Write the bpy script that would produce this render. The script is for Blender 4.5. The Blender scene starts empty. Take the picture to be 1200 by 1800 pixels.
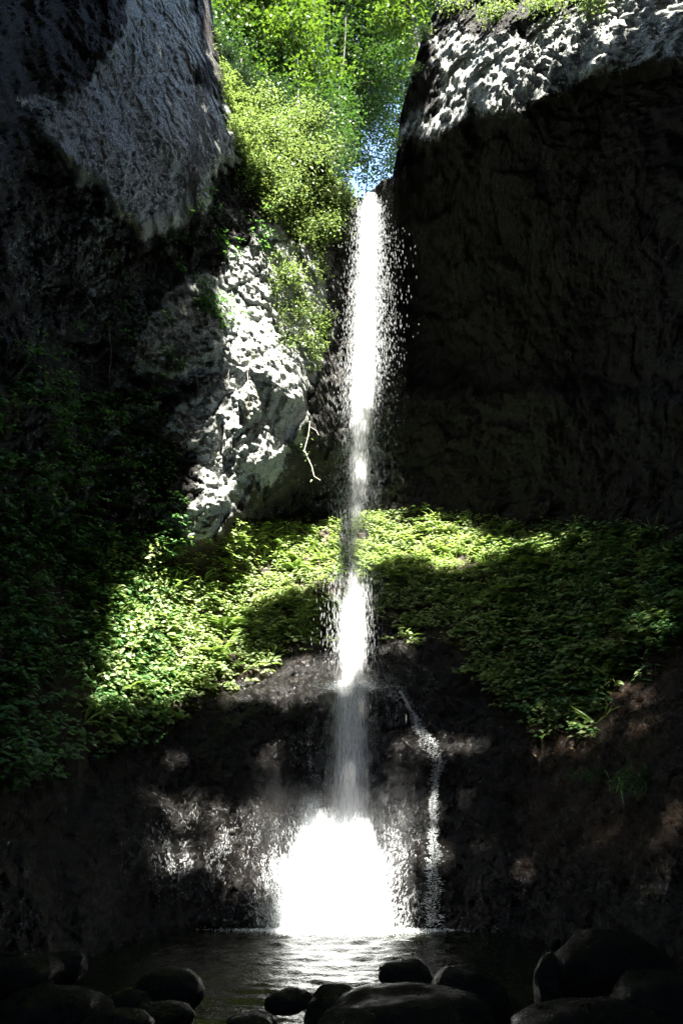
import bpy, math
import numpy as np
import bmesh
from mathutils import Vector
from mathutils.bvhtree import BVHTree

rng = np.random.default_rng(7)
R = math.radians
sc = bpy.context.scene
C = sc.collection

# ------------------------------------------------------------------ camera, sky, sun, exposure
EYE = 2.9
PITCH = R(22.0)
SUN_AZ = R(6.0)       # sun stands behind the viewer, a little to the right
SUN_EL = R(46.0)
cam_d = bpy.data.cameras.new('camera')
cam_d.sensor_fit = 'VERTICAL'
cam_d.sensor_height = 36.0
cam_d.lens = 24.0
cam_d.clip_start = 0.05
cam_d.clip_end = 2000
cam = bpy.data.objects.new('camera', cam_d)
cam.location = (0, 0, EYE)
cam.rotation_euler = (R(90) + PITCH, 0, 0)
C.objects.link(cam)
sc.camera = cam

world = bpy.data.worlds.new('World')
sc.world = world
world.use_nodes = True
wn = world.node_tree
bg = wn.nodes['Background']
sky = wn.nodes.new('ShaderNodeTexSky')
sky.sky_type = 'NISHITA'
sky.sun_disc = False
sky.sun_elevation = SUN_EL
sky.sun_rotation = math.pi - SUN_AZ
sky.altitude = 300
wn.links.new(sky.outputs[0], bg.inputs[0])
bg.inputs[1].default_value = 0.1

s_to = Vector((math.sin(SUN_AZ) * math.cos(SUN_EL), -math.cos(SUN_AZ) * math.cos(SUN_EL), math.sin(SUN_EL)))
sun_d = bpy.data.lights.new('sun', 'SUN')
sun_d.energy = 5.0
sun_d.angle = R(0.53)
sun_d.color = (1.0, 0.95, 0.87)
sun = bpy.data.objects.new('sun', sun_d)
sun.rotation_euler = s_to.to_track_quat('Z', 'Y').to_euler()
sun.location = (20, -30, 60)
C.objects.link(sun)

vs = sc.view_settings
vs.view_transform = 'Standard'
vs.look = 'None'
vs.gamma = 1
vs.use_curve_mapping = False
vs.exposure = 3.6
sc.cycles.denoising_prefilter = 'NONE'
sc.cycles.denoising_input_passes = 'RGB_ALBEDO_NORMAL'
sc.cycles.max_bounces = 8
sc.cycles.transparent_max_bounces = 24
sc.cycles.sample_clamp_indirect = 6.0

# ------------------------------------------------------------------ maths helpers
CP, SP = math.cos(PITCH), math.sin(PITCH)

def pdir(px, py):
    a = (np.asarray(px, float) - 600) / 1200
    b = (900 - np.asarray(py, float)) / 1200
    return a, CP - b * SP, SP + b * CP           # x, y, z of the viewing ray

def ptz(px, py, r):                              # ray + plan distance -> azimuth, height
    x, y, z = pdir(px, py)
    h = np.hypot(x, y)
    return np.arctan2(x, y), EYE + z / h * r

def pt(px, py, r):
    x, y, z = pdir(px, py)
    h = np.hypot(x, y)
    k = r / h
    return np.stack([x * k, y * k, EYE + z * k], -1)

def proj(P):                                     # world -> photograph pixels
    P = np.asarray(P, float)
    x, y, z = P[..., 0], P[..., 1], P[..., 2] - EYE
    d = y * CP + z * SP
    v = -y * SP + z * CP
    d = np.where(np.abs(d) < 1e-6, 1e-6, d)
    px = 600 + 1200 * x / d
    py = 900 - 1200 * v / d
    return np.where(d > 0, px, -9999), np.where(d > 0, py, -9999)

def _h(ix, iy, iz, k):
    n = (ix * 374761393 + iy * 668265263 + iz * 2147483647 + k * 1274126177) & 0xffffffff
    n = ((n ^ (n >> 13)) * 1274126177) & 0xffffffff
    n = ((n ^ (n >> 15)) * 2246822519) & 0xffffffff
    return ((n ^ (n >> 16)) & 0xffffff) / float(0xffffff)

def vnoise(P, f=1.0, k=0):                       # value noise -1..1
    Q = np.asarray(P, float) * f + 100.0
    I = np.floor(Q).astype(np.int64)
    F = Q - I
    F = F * F * F * (F * (F * 6 - 15) + 10)
    out = 0
    for dx in (0, 1):
        for dy in (0, 1):
            for dz in (0, 1):
                w = (F[..., 0] if dx else 1 - F[..., 0]) * (F[..., 1] if dy else 1 - F[..., 1]) * (F[..., 2] if dz else 1 - F[..., 2])
                out = out + w * _h(I[..., 0] + dx, I[..., 1] + dy, I[..., 2] + dz, k)
    return out * 2 - 1

def fbm(P, f=1.0, o=4, k=0, ridged=False):
    a, s, t = 1.0, 0.0, 0.0
    for i in range(o):
        n = vnoise(P, f, k + i)
        if ridged:
            n = 1 - 2 * np.abs(n)
        s = s + a * n
        t += a
        a *= 0.5
        f *= 2.07
    return s / t

def worley(P, f=1.0, k=0):                       # F1, F2 distance and the nearest cell's own value
    Q = np.asarray(P, float) * f + 100.0
    I = np.floor(Q).astype(np.int64)
    d1 = np.full(Q.shape[:-1], 9.0)
    d2 = np.full(Q.shape[:-1], 9.0)
    cid = np.zeros(Q.shape[:-1])
    for dx in (-1, 0, 1):
        for dy in (-1, 0, 1):
            for dz in (-1, 0, 1):
                J0, J1, J2 = I[..., 0] + dx, I[..., 1] + dy, I[..., 2] + dz
                d = np.sqrt((J0 + _h(J0, J1, J2, k) - Q[..., 0]) ** 2 + (J1 + _h(J0, J1, J2, k + 1) - Q[..., 1]) ** 2 + (J2 + _h(J0, J1, J2, k + 2) - Q[..., 2]) ** 2)
                near = d < d1
                d2 = np.where(near, d1, np.minimum(d2, d))
                cid = np.where(near, _h(J0, J1, J2, k + 3), cid)
                d1 = np.where(near, d, d1)
    return d1, d2, cid

def facets(P, f, k):                             # flat tilted faces meeting in sharp edges
    Q = np.asarray(P, float) * f + 100.0
    I = np.floor(Q).astype(np.int64)
    d1 = np.full(Q.shape[:-1], 9.0)
    d2 = np.full(Q.shape[:-1], 9.0)
    val = np.zeros(Q.shape[:-1])
    for dx in (-1, 0, 1):
        for dy in (-1, 0, 1):
            for dz in (-1, 0, 1):
                J0, J1, J2 = I[..., 0] + dx, I[..., 1] + dy, I[..., 2] + dz
                a, b, c = J0 + _h(J0, J1, J2, k) - Q[..., 0], J1 + _h(J0, J1, J2, k + 1) - Q[..., 1], J2 + _h(J0, J1, J2, k + 2) - Q[..., 2]
                d = np.sqrt(a * a + b * b + c * c)
                near = d < d1
                d2 = np.where(near, d1, np.minimum(d2, d))
                t = (_h(J0, J1, J2, k + 4) * 2 - 1) * a + (_h(J0, J1, J2, k + 5) * 2 - 1) * b + (_h(J0, J1, J2, k + 6) * 2 - 1) * c + (_h(J0, J1, J2, k + 3) - .5) * .4
                val = np.where(near, t, val)
                d1 = np.where(near, d, d1)
    return val, 1 - sst(d2 - d1, 0, .14)

def sst(x, a, b):
    t = np.clip((x - a) / (b - a), 0, 1)
    return t * t * (3 - 2 * t)

def sdf(px, py, poly):                           # signed distance to a polygon, negative inside
    poly = np.asarray(poly, float)
    d = np.full(np.shape(px), 1e9)
    ins = np.zeros(np.shape(px), bool)
    n = len(poly)
    for i in range(n):
        ax, ay = poly[i]
        bx, by = poly[(i + 1) % n]
        ex, ey = bx - ax, by - ay
        t = np.clip(((px - ax) * ex + (py - ay) * ey) / (ex * ex + ey * ey + 1e-9), 0, 1)
        d = np.minimum(d, np.hypot(px - ax - t * ex, py - ay - t * ey))
        c = ((ay > py) != (by > py)) & (px < (bx - ax) * (py - ay) / (by - ay + 1e-12) + ax)
        ins ^= c
    return np.where(ins, -d, d)

def norm(v):
    return v / np.maximum(np.linalg.norm(v, axis=-1, keepdims=True), 1e-9)

# ------------------------------------------------------------------ object helpers
def mesh_np(name, V, F, smooth=False):
    V = np.asarray(V, np.float32)
    F = np.asarray(F, np.int32)
    me = bpy.data.meshes.new(name)
    me.vertices.add(len(V))
    me.vertices.foreach_set('co', V.ravel())
    k = F.shape[1]
    me.loops.add(F.size)
    me.loops.foreach_set('vertex_index', F.ravel())
    me.polygons.add(len(F))
    me.polygons.foreach_set('loop_start', np.arange(0, F.size, k, dtype=np.int32))
    me.polygons.foreach_set('loop_total', np.full(len(F), k, np.int32))
    if smooth:
        me.polygons.foreach_set('use_smooth', np.ones(len(F), bool))
    me.update(calc_edges=True)
    return me

def link(name, me, m, parent=None, loc=None):
    o = bpy.data.objects.new(name, me)
    C.objects.link(o)
    if me is not None and m is not None and len(me.materials) == 0:
        me.materials.append(m)
    if parent is not None:
        o.parent = parent
    if loc is not None:
        o.location = loc
    return o

def tag(o, label=None, cat=None, group=None, kind=None):
    for k, v in (('label', label), ('category', cat), ('group', group), ('kind', kind)):
        if v:
            o[k] = v
    return o

def empty(name, loc, label, cat, group=None):
    o = bpy.data.objects.new(name, None)
    o.empty_display_size = 0.2
    C.objects.link(o)
    o.location = loc
    return tag(o, label, cat, group)

def tubes(paths, sides=6):
    """list of (points, radii) -> vertices, quads"""
    Vs, Fs, off = [], [], 0
    for pts, rad in paths:
        pts = np.asarray(pts, float)
        n = len(pts)
        rad = np.broadcast_to(np.asarray(rad, float), (n,))
        t = norm(np.gradient(pts, axis=0))
        ref = np.array([0.31, 0.17, 0.93]) if abs(t[0, 2]) < 0.9 else np.array([0.9, 0.3, 0.1])
        u = norm(np.cross(t, ref))
        w = np.cross(t, u)
        a = np.linspace(0, 2 * np.pi, sides, endpoint=False)
        ring = pts[:, None] + rad[:, None, None] * (np.cos(a)[None, :, None] * u[:, None] + np.sin(a)[None, :, None] * w[:, None])
        Vs.append(ring.reshape(-1, 3))
        i = np.arange(n - 1)[:, None] * sides
        j = np.arange(sides)[None]
        j2 = (j + 1) % sides
        Fs.append(np.stack([i + j, i + j2, i + sides + j2, i + sides + j], -1).reshape(-1, 4) + off)
        off += n * sides
    return np.concatenate(Vs), np.concatenate(Fs)

def leaf_geo(P, D, N, S, wr=0.55, fine=True):
    """leaf blades: base P, tip direction D, upper side N, length S"""
    D = norm(D)
    side = norm(np.cross(D, N))
    N2 = np.cross(side, D)
    S = np.asarray(S, float).reshape(-1, 1)
    wr = np.asarray(wr, float).reshape(-1, 1) if np.ndim(wr) else wr
    n = len(P)
    L = P + D * S * .45 + side * S * wr * .5 + N2 * S * .05
    Rr = P + D * S * .45 - side * S * wr * .5 + N2 * S * .05
    T = P + D * S - N2 * S * .14
    if fine:
        c = P + D * S * .5 - N2 * S * .03
        V = np.stack([P, L, T, Rr, c], 1).reshape(-1, 3)
        b = np.arange(n)[:, None] * 5
        F = np.concatenate([b + np.array([[0, 4, 1]]), b + np.array([[1, 4, 2]]), b + np.array([[2, 4, 3]]), b + np.array([[3, 4, 0]])], 1).reshape(-1, 3)
    else:
        V = np.stack([P, L, T, Rr], 1).reshape(-1, 3)
        b = np.arange(n)[:, None] * 4
        F = np.concatenate([b + np.array([[0, 2, 1]]), b + np.array([[0, 3, 2]])], 1).reshape(-1, 3)
    return V, F

def cat_geo(parts):
    Vs, Fs, off = [], [], 0
    for V, F in parts:
        Vs.append(V)
        Fs.append(F + off)
        off += len(V)
    return np.concatenate(Vs), np.concatenate(Fs)

def rdir(n, zmin=-1.0):
    v = norm(rng.normal(size=(n, 3)))
    v[:, 2] = np.maximum(v[:, 2], zmin)
    return norm(v)

# ------------------------------------------------------------------ materials
def new_mat(name):
    m = bpy.data.materials.new(name)
    m.use_nodes = True
    nt = m.node_tree
    nt.nodes.clear()
    out = nt.nodes.new('ShaderNodeOutputMaterial')
    return m, nt, out

class NB:
    def __init__(s, nt):
        s.nt = nt
    def n(s, t, **kw):
        nd = s.nt.nodes.new(t)
        for k, v in kw.items():
            setattr(nd, k, v)
        return nd
    def l(s, a, b):
        s.nt.links.new(a, b)
    def val(s, sock, v):
        if hasattr(v, 'links') or isinstance(v, bpy.types.NodeSocket):
            s.l(v, sock)
        else:
            sock.default_value = v
    def noise(s, vec, scale, detail=5, rough=.6, dist=0.0):
        n = s.n('ShaderNodeTexNoise')
        s.l(vec, n.inputs['Vector'])
        n.inputs['Scale'].default_value = scale
        n.inputs['Detail'].default_value = detail
        n.inputs['Roughness'].default_value = rough
        n.inputs['Distortion'].default_value = dist
        return n.outputs['Fac']
    def voro(s, vec, scale, feature='F1', out='Distance'):
        n = s.n('ShaderNodeTexVoronoi', feature=feature)
        s.l(vec, n.inputs['Vector'])
        n.inputs['Scale'].default_value = scale
        return n.outputs[out]
    def math(s, op, a, b=0.0, clamp=False):
        n = s.n('ShaderNodeMath', operation=op, use_clamp=clamp)
        s.val(n.inputs[0], a)
        s.val(n.inputs[1], b)
        return n.outputs[0]
    def ramp(s, f, a, b, c=0.0, d=1.0):
        n = s.n('ShaderNodeMapRange', interpolation_type='SMOOTHSTEP')
        s.val(n.inputs[0], f)
        for i, v in enumerate((a, b, c, d)):
            n.inputs[1 + i].default_value = v
        return n.outputs[0]
    def mix(s, f, a, b):
        n = s.n('ShaderNodeMix', data_type='RGBA')
        s.val(n.inputs[0], f)
        s.val(n.inputs[6], a if not isinstance(a, tuple) else (*a, 1))
        s.val(n.inputs[7], b if not isinstance(b, tuple) else (*b, 1))
        return n.outputs[2]
    def bump(s, h, strength, dist, prev=None):
        n = s.n('ShaderNodeBump')
        n.inputs['Strength'].default_value = strength
        n.inputs['Distance'].default_value = dist
        s.l(h, n.inputs['Height'])
        if prev is not None:
            s.l(prev, n.inputs['Normal'])
        return n.outputs[0]

def rock_mat(name, dark, pale, rough=.85, wetness=0.0, gl=0.5, moss=((.018, .03, .007), (.06, .075, .02))):
    """rock whose patches (attribute 'kinds': R pale stone, G moss, B soil) set its colour; R also holds painted sun and shade"""
    m, nt, out = new_mat(name)
    b = NB(nt)
    pos = b.n('ShaderNodeNewGeometry').outputs['Position']
    at = b.n('ShaderNodeAttribute', attribute_name='kinds')
    sep = b.n('ShaderNodeSeparateColor')
    b.l(at.outputs['Color'], sep.inputs[0])
    n1 = b.noise(pos, 1.3, 6, .65, .4)
    n2 = b.noise(pos, 6.0, 6, .7)
    n3 = b.noise(pos, 15.0, 5, .75)
    v1 = b.voro(pos, 7.0)
    blot = b.math('ADD', b.math('ADD', b.math('MULTIPLY', n1, .3), b.math('MULTIPLY', n2, .36)), b.math('MULTIPLY', n3, .34))
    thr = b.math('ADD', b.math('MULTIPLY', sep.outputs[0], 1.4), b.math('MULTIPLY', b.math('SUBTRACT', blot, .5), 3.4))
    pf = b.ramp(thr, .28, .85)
    dk = b.mix(n2, tuple(c * .6 for c in dark), tuple(min(1, c * 1.5) for c in dark))
    pl = b.mix(b.ramp(n3, .3, .7), tuple(c * .72 for c in pale), tuple(min(.9, c * 1.15) for c in pale))
    pl = b.mix(b.ramp(n1, .55, .75), pl, tuple((c * k) for c, k in zip(pale, (.72, .72, .55))))
    wv_ = b.n('ShaderNodeVectorMath', operation='MULTIPLY_ADD')
    nz_ = b.n('ShaderNodeTexNoise')
    b.l(pos, nz_.inputs['Vector'])
    nz_.inputs['Scale'].default_value = 3.0
    b.l(nz_.outputs['Color'], wv_.inputs[0])
    wv_.inputs[1].default_value = (.5, .5, .5)
    b.l(pos, wv_.inputs[2])
    crk = b.math('MULTIPLY', b.ramp(b.voro(wv_.outputs[0], 2.3, 'DISTANCE_TO_EDGE'), .0, .07), b.ramp(b.voro(wv_.outputs[0], 6.5, 'DISTANCE_TO_EDGE'), .0, .09))
    crk = b.math('MAXIMUM', crk, b.ramp(n1, .42, .62))
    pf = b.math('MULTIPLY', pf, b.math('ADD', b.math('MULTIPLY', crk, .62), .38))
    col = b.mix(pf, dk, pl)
    so = b.mix(n2, (.024, .015, .009), (.085, .055, .034))
    col = b.mix(b.math('MULTIPLY', sep.outputs[2], b.ramp(n2, .25, .55)), col, so)
    mo = b.mix(n3, *moss)
    mf = b.ramp(b.math('ADD', sep.outputs[1], b.math('MULTIPLY', b.math('SUBTRACT', b.noise(pos, 3.1, 6, .7), .5), 2.2)), .35, .8)
    col = b.mix(mf, col, mo)
    p = b.n('ShaderNodeBsdfPrincipled')
    b.l(col, p.inputs['Base Color'])
    if wetness:
        rr = b.ramp(b.noise(pos, 4.0, 4), .35, .65, rough - .16, rough + .16)
        b.l(rr, p.inputs['Roughness'])
    else:
        p.inputs['Roughness'].default_value = rough
    p.inputs['Specular IOR Level'].default_value = gl
    h = b.math('ADD', b.math('MULTIPLY', n2, .8), b.math('MULTIPLY', v1, -.5))
    nrm = b.bump(h, .8, .09)
    nrm = b.bump(n3, 1.0, .075, nrm)
    nrm = b.bump(b.noise(pos, 60.0, 4, .75), 1.0, .02 + .005 * wetness, nrm)
    b.l(nrm, p.inputs['Normal'])
    b.l(p.outputs[0], out.inputs[0])
    return m

def leaf_mat(name, a, c, trans=.35, tcol=None, rough=.45, spec=.4):
    m, nt, out = new_mat(name)
    b = NB(nt)
    g = b.n('ShaderNodeNewGeometry')
    col = b.mix(g.outputs['Random Per Island'], a, c)
    p = b.n('ShaderNodeBsdfPrincipled')
    b.l(col, p.inputs['Base Color'])
    p.inputs['Roughness'].default_value = rough
    p.inputs['Specular IOR Level'].default_value = spec
    t = b.n('ShaderNodeBsdfTranslucent')
    tc = tcol or tuple(min(1, x * k) for x, k in zip(c, (1.5, 1.6, .8)))
    b.l(b.mix(g.outputs['Random Per Island'], tuple(x * .7 for x in tc), tc), t.inputs['Color'])
    ms = b.n('ShaderNodeMixShader')
    ms.inputs[0].default_value = trans
    b.l(p.outputs[0], ms.inputs[1])
    b.l(t.outputs[0], ms.inputs[2])
    b.l(ms.outputs[0], out.inputs[0])
    return m

def bark_mat(name, a, c):
    m, nt, out = new_mat(name)
    b = NB(nt)
    pos = b.n('ShaderNodeNewGeometry').outputs['Position']
    n = b.noise(pos, 18, 5, .7)
    p = b.n('ShaderNodeBsdfPrincipled')
    b.l(b.mix(b.ramp(n, .3, .7), a, c), p.inputs['Base Color'])
    p.inputs['Roughness'].default_value = .85
    b.l(b.bump(n, .8, .02), p.inputs['Normal'])
    b.l(p.outputs[0], out.inputs[0])
    return m

def water_white(name, alpha=.75, trl=.45):
    m, nt, out = new_mat(name)
    b = NB(nt)
    d = b.n('ShaderNodeBsdfDiffuse')
    d.inputs[0].default_value = (.86, .89, .9, 1)
    t = b.n('ShaderNodeBsdfTranslucent')
    t.inputs[0].default_value = (.86, .89, .9, 1)
    m1 = b.n('ShaderNodeMixShader')
    m1.inputs[0].default_value = trl
    b.l(d.outputs[0], m1.inputs[1])
    b.l(t.outputs[0], m1.inputs[2])
    tr = b.n('ShaderNodeBsdfTransparent')
    m2 = b.n('ShaderNodeMixShader')
    m2.inputs[0].default_value = alpha
    b.l(tr.outputs[0], m2.inputs[1])
    b.l(m1.outputs[0], m2.inputs[2])
    b.l(m2.outputs[0], out.inputs[0])
    return m

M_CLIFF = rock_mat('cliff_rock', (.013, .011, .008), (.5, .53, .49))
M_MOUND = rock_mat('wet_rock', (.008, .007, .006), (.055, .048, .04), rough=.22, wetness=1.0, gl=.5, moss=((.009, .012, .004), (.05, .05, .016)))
M_SOIL = rock_mat('bank_soil', (.022, .016, .009), (.12, .09, .06))
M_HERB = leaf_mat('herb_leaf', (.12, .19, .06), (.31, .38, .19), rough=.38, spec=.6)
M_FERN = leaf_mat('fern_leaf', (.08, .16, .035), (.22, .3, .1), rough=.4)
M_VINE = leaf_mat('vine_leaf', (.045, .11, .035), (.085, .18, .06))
M_TREE = leaf_mat('tree_leaf', (.03, .065, .006), (.06, .11, .012), trans=.4, tcol=(.09, .16, .012))
M_TREE2 = leaf_mat('shaded_tree_leaf', (.016, .042, .006), (.035, .07, .01), trans=.4, tcol=(.04, .09, .01))  # darker copy of the tree leaf, shade put into its colour
M_SHRUB = leaf_mat('shrub_leaf', (.045, .095, .022), (.15, .2, .085), .3)
M_DRY = leaf_mat('dry_grass', (.13, .11, .05), (.27, .22, .1))
M_CANOPY = leaf_mat('canopy_leaf', (.03, .07, .015), (.06, .11, .02), trans=.2)
M_BARK = bark_mat('bark', (.012, .01, .008), (.035, .03, .025))
M_TWIG = bark_mat('pale_twig', (.2, .17, .14), (.38, .34, .3))

# ------------------------------------------------------------------ the amphitheatre of rock: plan distance over azimuth and height
ctrl = []
def row(py, **kw):
    for k, r in kw.items():
        x = float(k[1:]) * (-1 if k[0] == 'm' else 1)
        th, z = ptz(x, py, r)
        ctrl.append((th, z, r))
def rowz(z, **kw):
    for k, r in kw.items():
        x = float(k[1:]) * (-1 if k[0] == 'm' else 1)
        th, _ = ptz(x, 1628, r)
        ctrl.append((th, z, r))
for zz in (-1.0, 0.0):
    rowz(zz, m600=8, m200=11, p0=12.6, p150=15.2, p300=17.4, p450=17.8, p600=17.9, p750=17.6, p900=17.0, p1050=15.6, p1200=13.6, p1400=13.2, p1800=14)
row(1430, m200=11.6, p0=13.4, p150=16.2, p300=18.1, p380=18.5, p450=18.3, p530=18.5, p600=18.35, p680=18.3, p750=18.2, p820=18.2, p900=17.9, p1050=16.8, p1200=14.8, p1400=15.5, p1800=16)
row(1300, p300=18.9, p400=18.8, p480=18.75, p600=18.5, p660=18.5, p720=18.6, p800=18.8, p900=18.5, p1050=17.6, p1200=15.6, p1400=16.5, p1800=17)
row(1210, m200=12.6, p0=14.6, p150=17.2, p300=19.4, p450=19.6, p540=18.9, p600=18.6, p660=18.7, p720=19.2, p800=19.6, p1000=18.6, p1200=16.4, p1400=17, p1800=17.5)
row(1110, m200=13, p0=15.1, p150=17.7, p300=20.0, p450=20.9, p600=20.6, p720=20.8, p900=20.3, p1050=19.4, p1200=17.4, p1400=18, p1800=18)
row(1010, m200=13.3, p0=15.5, p150=18.0, p300=20.4, p450=22.2, p600=22.6, p750=22.6, p900=22.0, p1050=20.9, p1200=19.0, p1400=19, p1800=18.5)
row(940, m200=13.4, p0=15.7, p150=18.0, p250=18.9, p340=19.5, p390=20.0, p430=21.4, p480=23.0, p600=24.3, p750=24.3, p900=23.6, p1050=22.3, p1200=20.2, p1400=19.8, p1800=19)
row(880, m200=13.3, p0=15.6, p150=17.8, p250=18.6, p340=18.9, p390=19.2, p425=20.0, p470=22.0, p520=23.6, p600=24.3, p750=24.4, p900=23.8, p1050=22.4, p1200=20.4, p1400=19.8, p1800=19)
row(800, m200=13.1, p0=15.3, p150=17.4, p250=18.1, p340=18.7, p430=19.1, p490=19.9, p560=21.8, p610=23.3, p750=24.2, p900=23.6, p1050=22, p1200=19.6, p1400=19.3, p1800=18.5)
row(650, m200=12.6, p0=14.7, p150=16.6, p250=17.2, p340=17.6, p430=18.0, p500=18.9, p560=20.2, p620=21.8, p750=22.6, p900=22.0, p1050=20.4, p1200=18, p1400=18.3, p1800=18)
row(450, m200=11.6, p0=13.6, p150=15.3, p250=16.0, p340=16.7, p430=17.3, p500=18.0, p560=18.9, p620=19.6, p680=19.9, p750=19.8, p900=19.2, p1050=18.3, p1200=17.2, p1400=17.2, p1800=17)
row(350, m200=11.0, p0=12.9, p150=14.4, p300=15.6, p430=16.9, p500=17.6, p600=18.25, p645=18.4, p690=18.15, p750=17.8, p900=17.2, p1050=17.0, p1200=16.4, p1400=16.6, p1800=16.6)
row(220, m200=10.4, p0=12.3, p150=13.5, p300=14.8, p420=16.6, p480=17.4, p560=18.6, p700=17.2, p760=16.5, p900=15.7, p1050=15.9, p1200=15.6, p1400=16.0, p1800=16.2)
row(100, m200=10.0, p0=11.7, p150=12.8, p300=14.2, p340=14.4, p378=16.0, p440=17.8, p740=15.7, p900=14.9, p1050=15.0, p1200=14.9, p1400=15.4, p1800=15.8)
row(-120, m200=9.6, p0=11.2, p150=12.1, p300=13.6, p325=13.8, p360=15.4, p760=15.2, p900=14.6, p1050=14.6, p1200=14.6, p1400=15, p1800=15.5)
ctrl = np.array(ctrl, float)
KX = 17.0

def _k(d):
    return np.where(d > 1e-9, d, 0)               # linear kernel: no overshoot
def _dist(a, b):
    return np.sqrt(((a[:, None, 0] - b[None, :, 0]) * KX) ** 2 + (a[:, None, 1] - b[None, :, 1]) ** 2 + .25)
_A = np.block([[_dist(ctrl, ctrl) - np.eye(len(ctrl)) * .25, np.ones((len(ctrl), 1))], [np.ones((1, len(ctrl))), np.zeros((1, 1))]])
_w = np.linalg.solve(_A, np.append(ctrl[:, 2], 0))
def r_base(th, z):
    q = np.stack([np.ravel(th), np.ravel(z)], 1)
    out = np.empty(len(q))
    for i in range(0, len(q), 60000):
        out[i:i + 60000] = _dist(q[i:i + 60000], ctrl) @ _w[:-1] + _w[-1]
    return out.reshape(np.shape(th))

# columns and the rim
TH = np.concatenate([np.linspace(R(-50), R(-31), 60, endpoint=False), np.linspace(R(-31), R(31), 470, endpoint=False), np.linspace(R(31), R(50), 60)])
NC, NR = len(TH), 640
rim_px = [(-420, -220), (250, -200), (330, -130), (366, -40), (378, 60), (398, 128), (465, 190), (540, 240), (588, 306), (612, 342), (640, 352), (672, 351), (690, 336), (697, 270), (703, 200), (724, 130), (745, 60), (766, 10), (800, -60), (900, -120), (1600, -220)]
rt, rzv = [], []
for x, y in rim_px:
    r = 16.0
    for _ in range(12):
        th, z = ptz(x, y, r)
        r = float(r_base(np.array([th]), np.array([z]))[0])
    rt.append(float(th))
    rzv.append(float(z))
o_ = np.argsort(rt)
Z_RIM = np.interp(TH, np.array(rt)[o_], np.array(rzv)[o_])
tt = np.linspace(0, 1, NR)
ZG = -0.9 + tt[:, None] * (Z_RIM[None] + 0.9)
TG = np.broadcast_to(TH[None], ZG.shape)
RG = r_base(TG, ZG)

def to_xyz(th, z, r):
    return np.stack([np.sin(th) * r, np.cos(th) * r, z], -1)

P0 = to_xyz(TG, ZG, RG)
PX, PY = proj(P0)
wob = vnoise(P0, 1.1, 50) * 16 + vnoise(P0, 3.2, 51) * 9 + vnoise(P0, 8.0, 52) * 5
wob2 = vnoise(P0, 1.3, 60) * 16 + vnoise(P0, 3.6, 61) * 9
WX, WY = PX + wob, PY + wob2

SLAB = [(15, 170), (80, 250), (130, 310), (170, 365), (215, 410), (270, 436), (335, 415), (385, 330), (425, 285), (432, 245), (395, 190), (352, 140), (372, 85), (335, -40), (230, -60), (190, 90), (130, 150)]
SLAB2 = [(236, 648), (232, 600), (300, 505), (330, 470), (405, 480), (412, 560), (395, 632), (330, 652), (270, 658)]
CAVE = [(412, 925), (440, 885), (485, 842), (545, 800), (610, 786), (680, 800), (690, 930), (600, 935), (480, 935)]
UNDER = [(690, 262), (780, 242), (830, 197), (930, 196), (1000, 152), (1080, 116), (1300, 96), (1500, 96), (1500, 700), (690, 700)]
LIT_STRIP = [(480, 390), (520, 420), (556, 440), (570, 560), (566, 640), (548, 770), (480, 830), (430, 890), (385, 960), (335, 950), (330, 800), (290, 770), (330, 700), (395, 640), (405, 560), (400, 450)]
LIT_BAND = [(690, 262), (690, 215), (770, 175), (752, 70), (800, 40), (870, 60), (1000, 10), (1200, -60), (1400, -60), (1400, 96), (1080, 116), (1000, 152), (930, 196), (830, 197), (780, 242)]
lineA_x = [-500, 0, 150, 220, 330, 400, 470, 540, 600, 680, 760, 830, 900, 980, 1060, 1100, 1200, 1600]
lineA_y = [1420, 1400, 1335, 1285, 1245, 1195, 1160, 1128, 1098, 1088, 1120, 1180, 1235, 1285, 1300, 1180, 1110, 1100]
lineB_x = [-500, 0, 150, 250, 330, 400, 480, 560, 700, 830, 950, 1200, 1600]
lineB_y = [960, 960, 970, 975, 955, 940, 925, 922, 905, 915, 930, 935, 930]
yA = np.interp(WX, lineA_x, lineA_y)
yB = np.interp(PX, lineB_x, lineB_y)
is_mound = WY > yA
is_cliff = PY < yB
is_bank = ~is_mound & ~is_cliff

d_slab = sdf(WX, WY, SLAB)
d_slab2 = sdf(WX, WY, SLAB2)
d_cave = sdf(WX, WY, CAVE)
d_und = sdf(WX, WY, UNDER)
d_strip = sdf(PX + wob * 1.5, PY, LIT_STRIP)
d_band = sdf(WX, WY, LIT_BAND)

# displacement along the plan radius (negative = towards the gorge)
m_slab = sst(-d_slab, -8, 22)
m_slab2 = sst(-d_slab2, -6, 16)
m_cave = sst(-d_cave, -4, 40)
m_und = sst(-d_und, -6, 26) * sst(PX, 690, 740)
m_mound = sst(WY - yA, -25, 40)
m_bank = sst(PY - yB, -10, 20) * (1 - m_mound)
m_cl = np.clip(1 - m_mound - m_bank, 0, 1)

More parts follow.
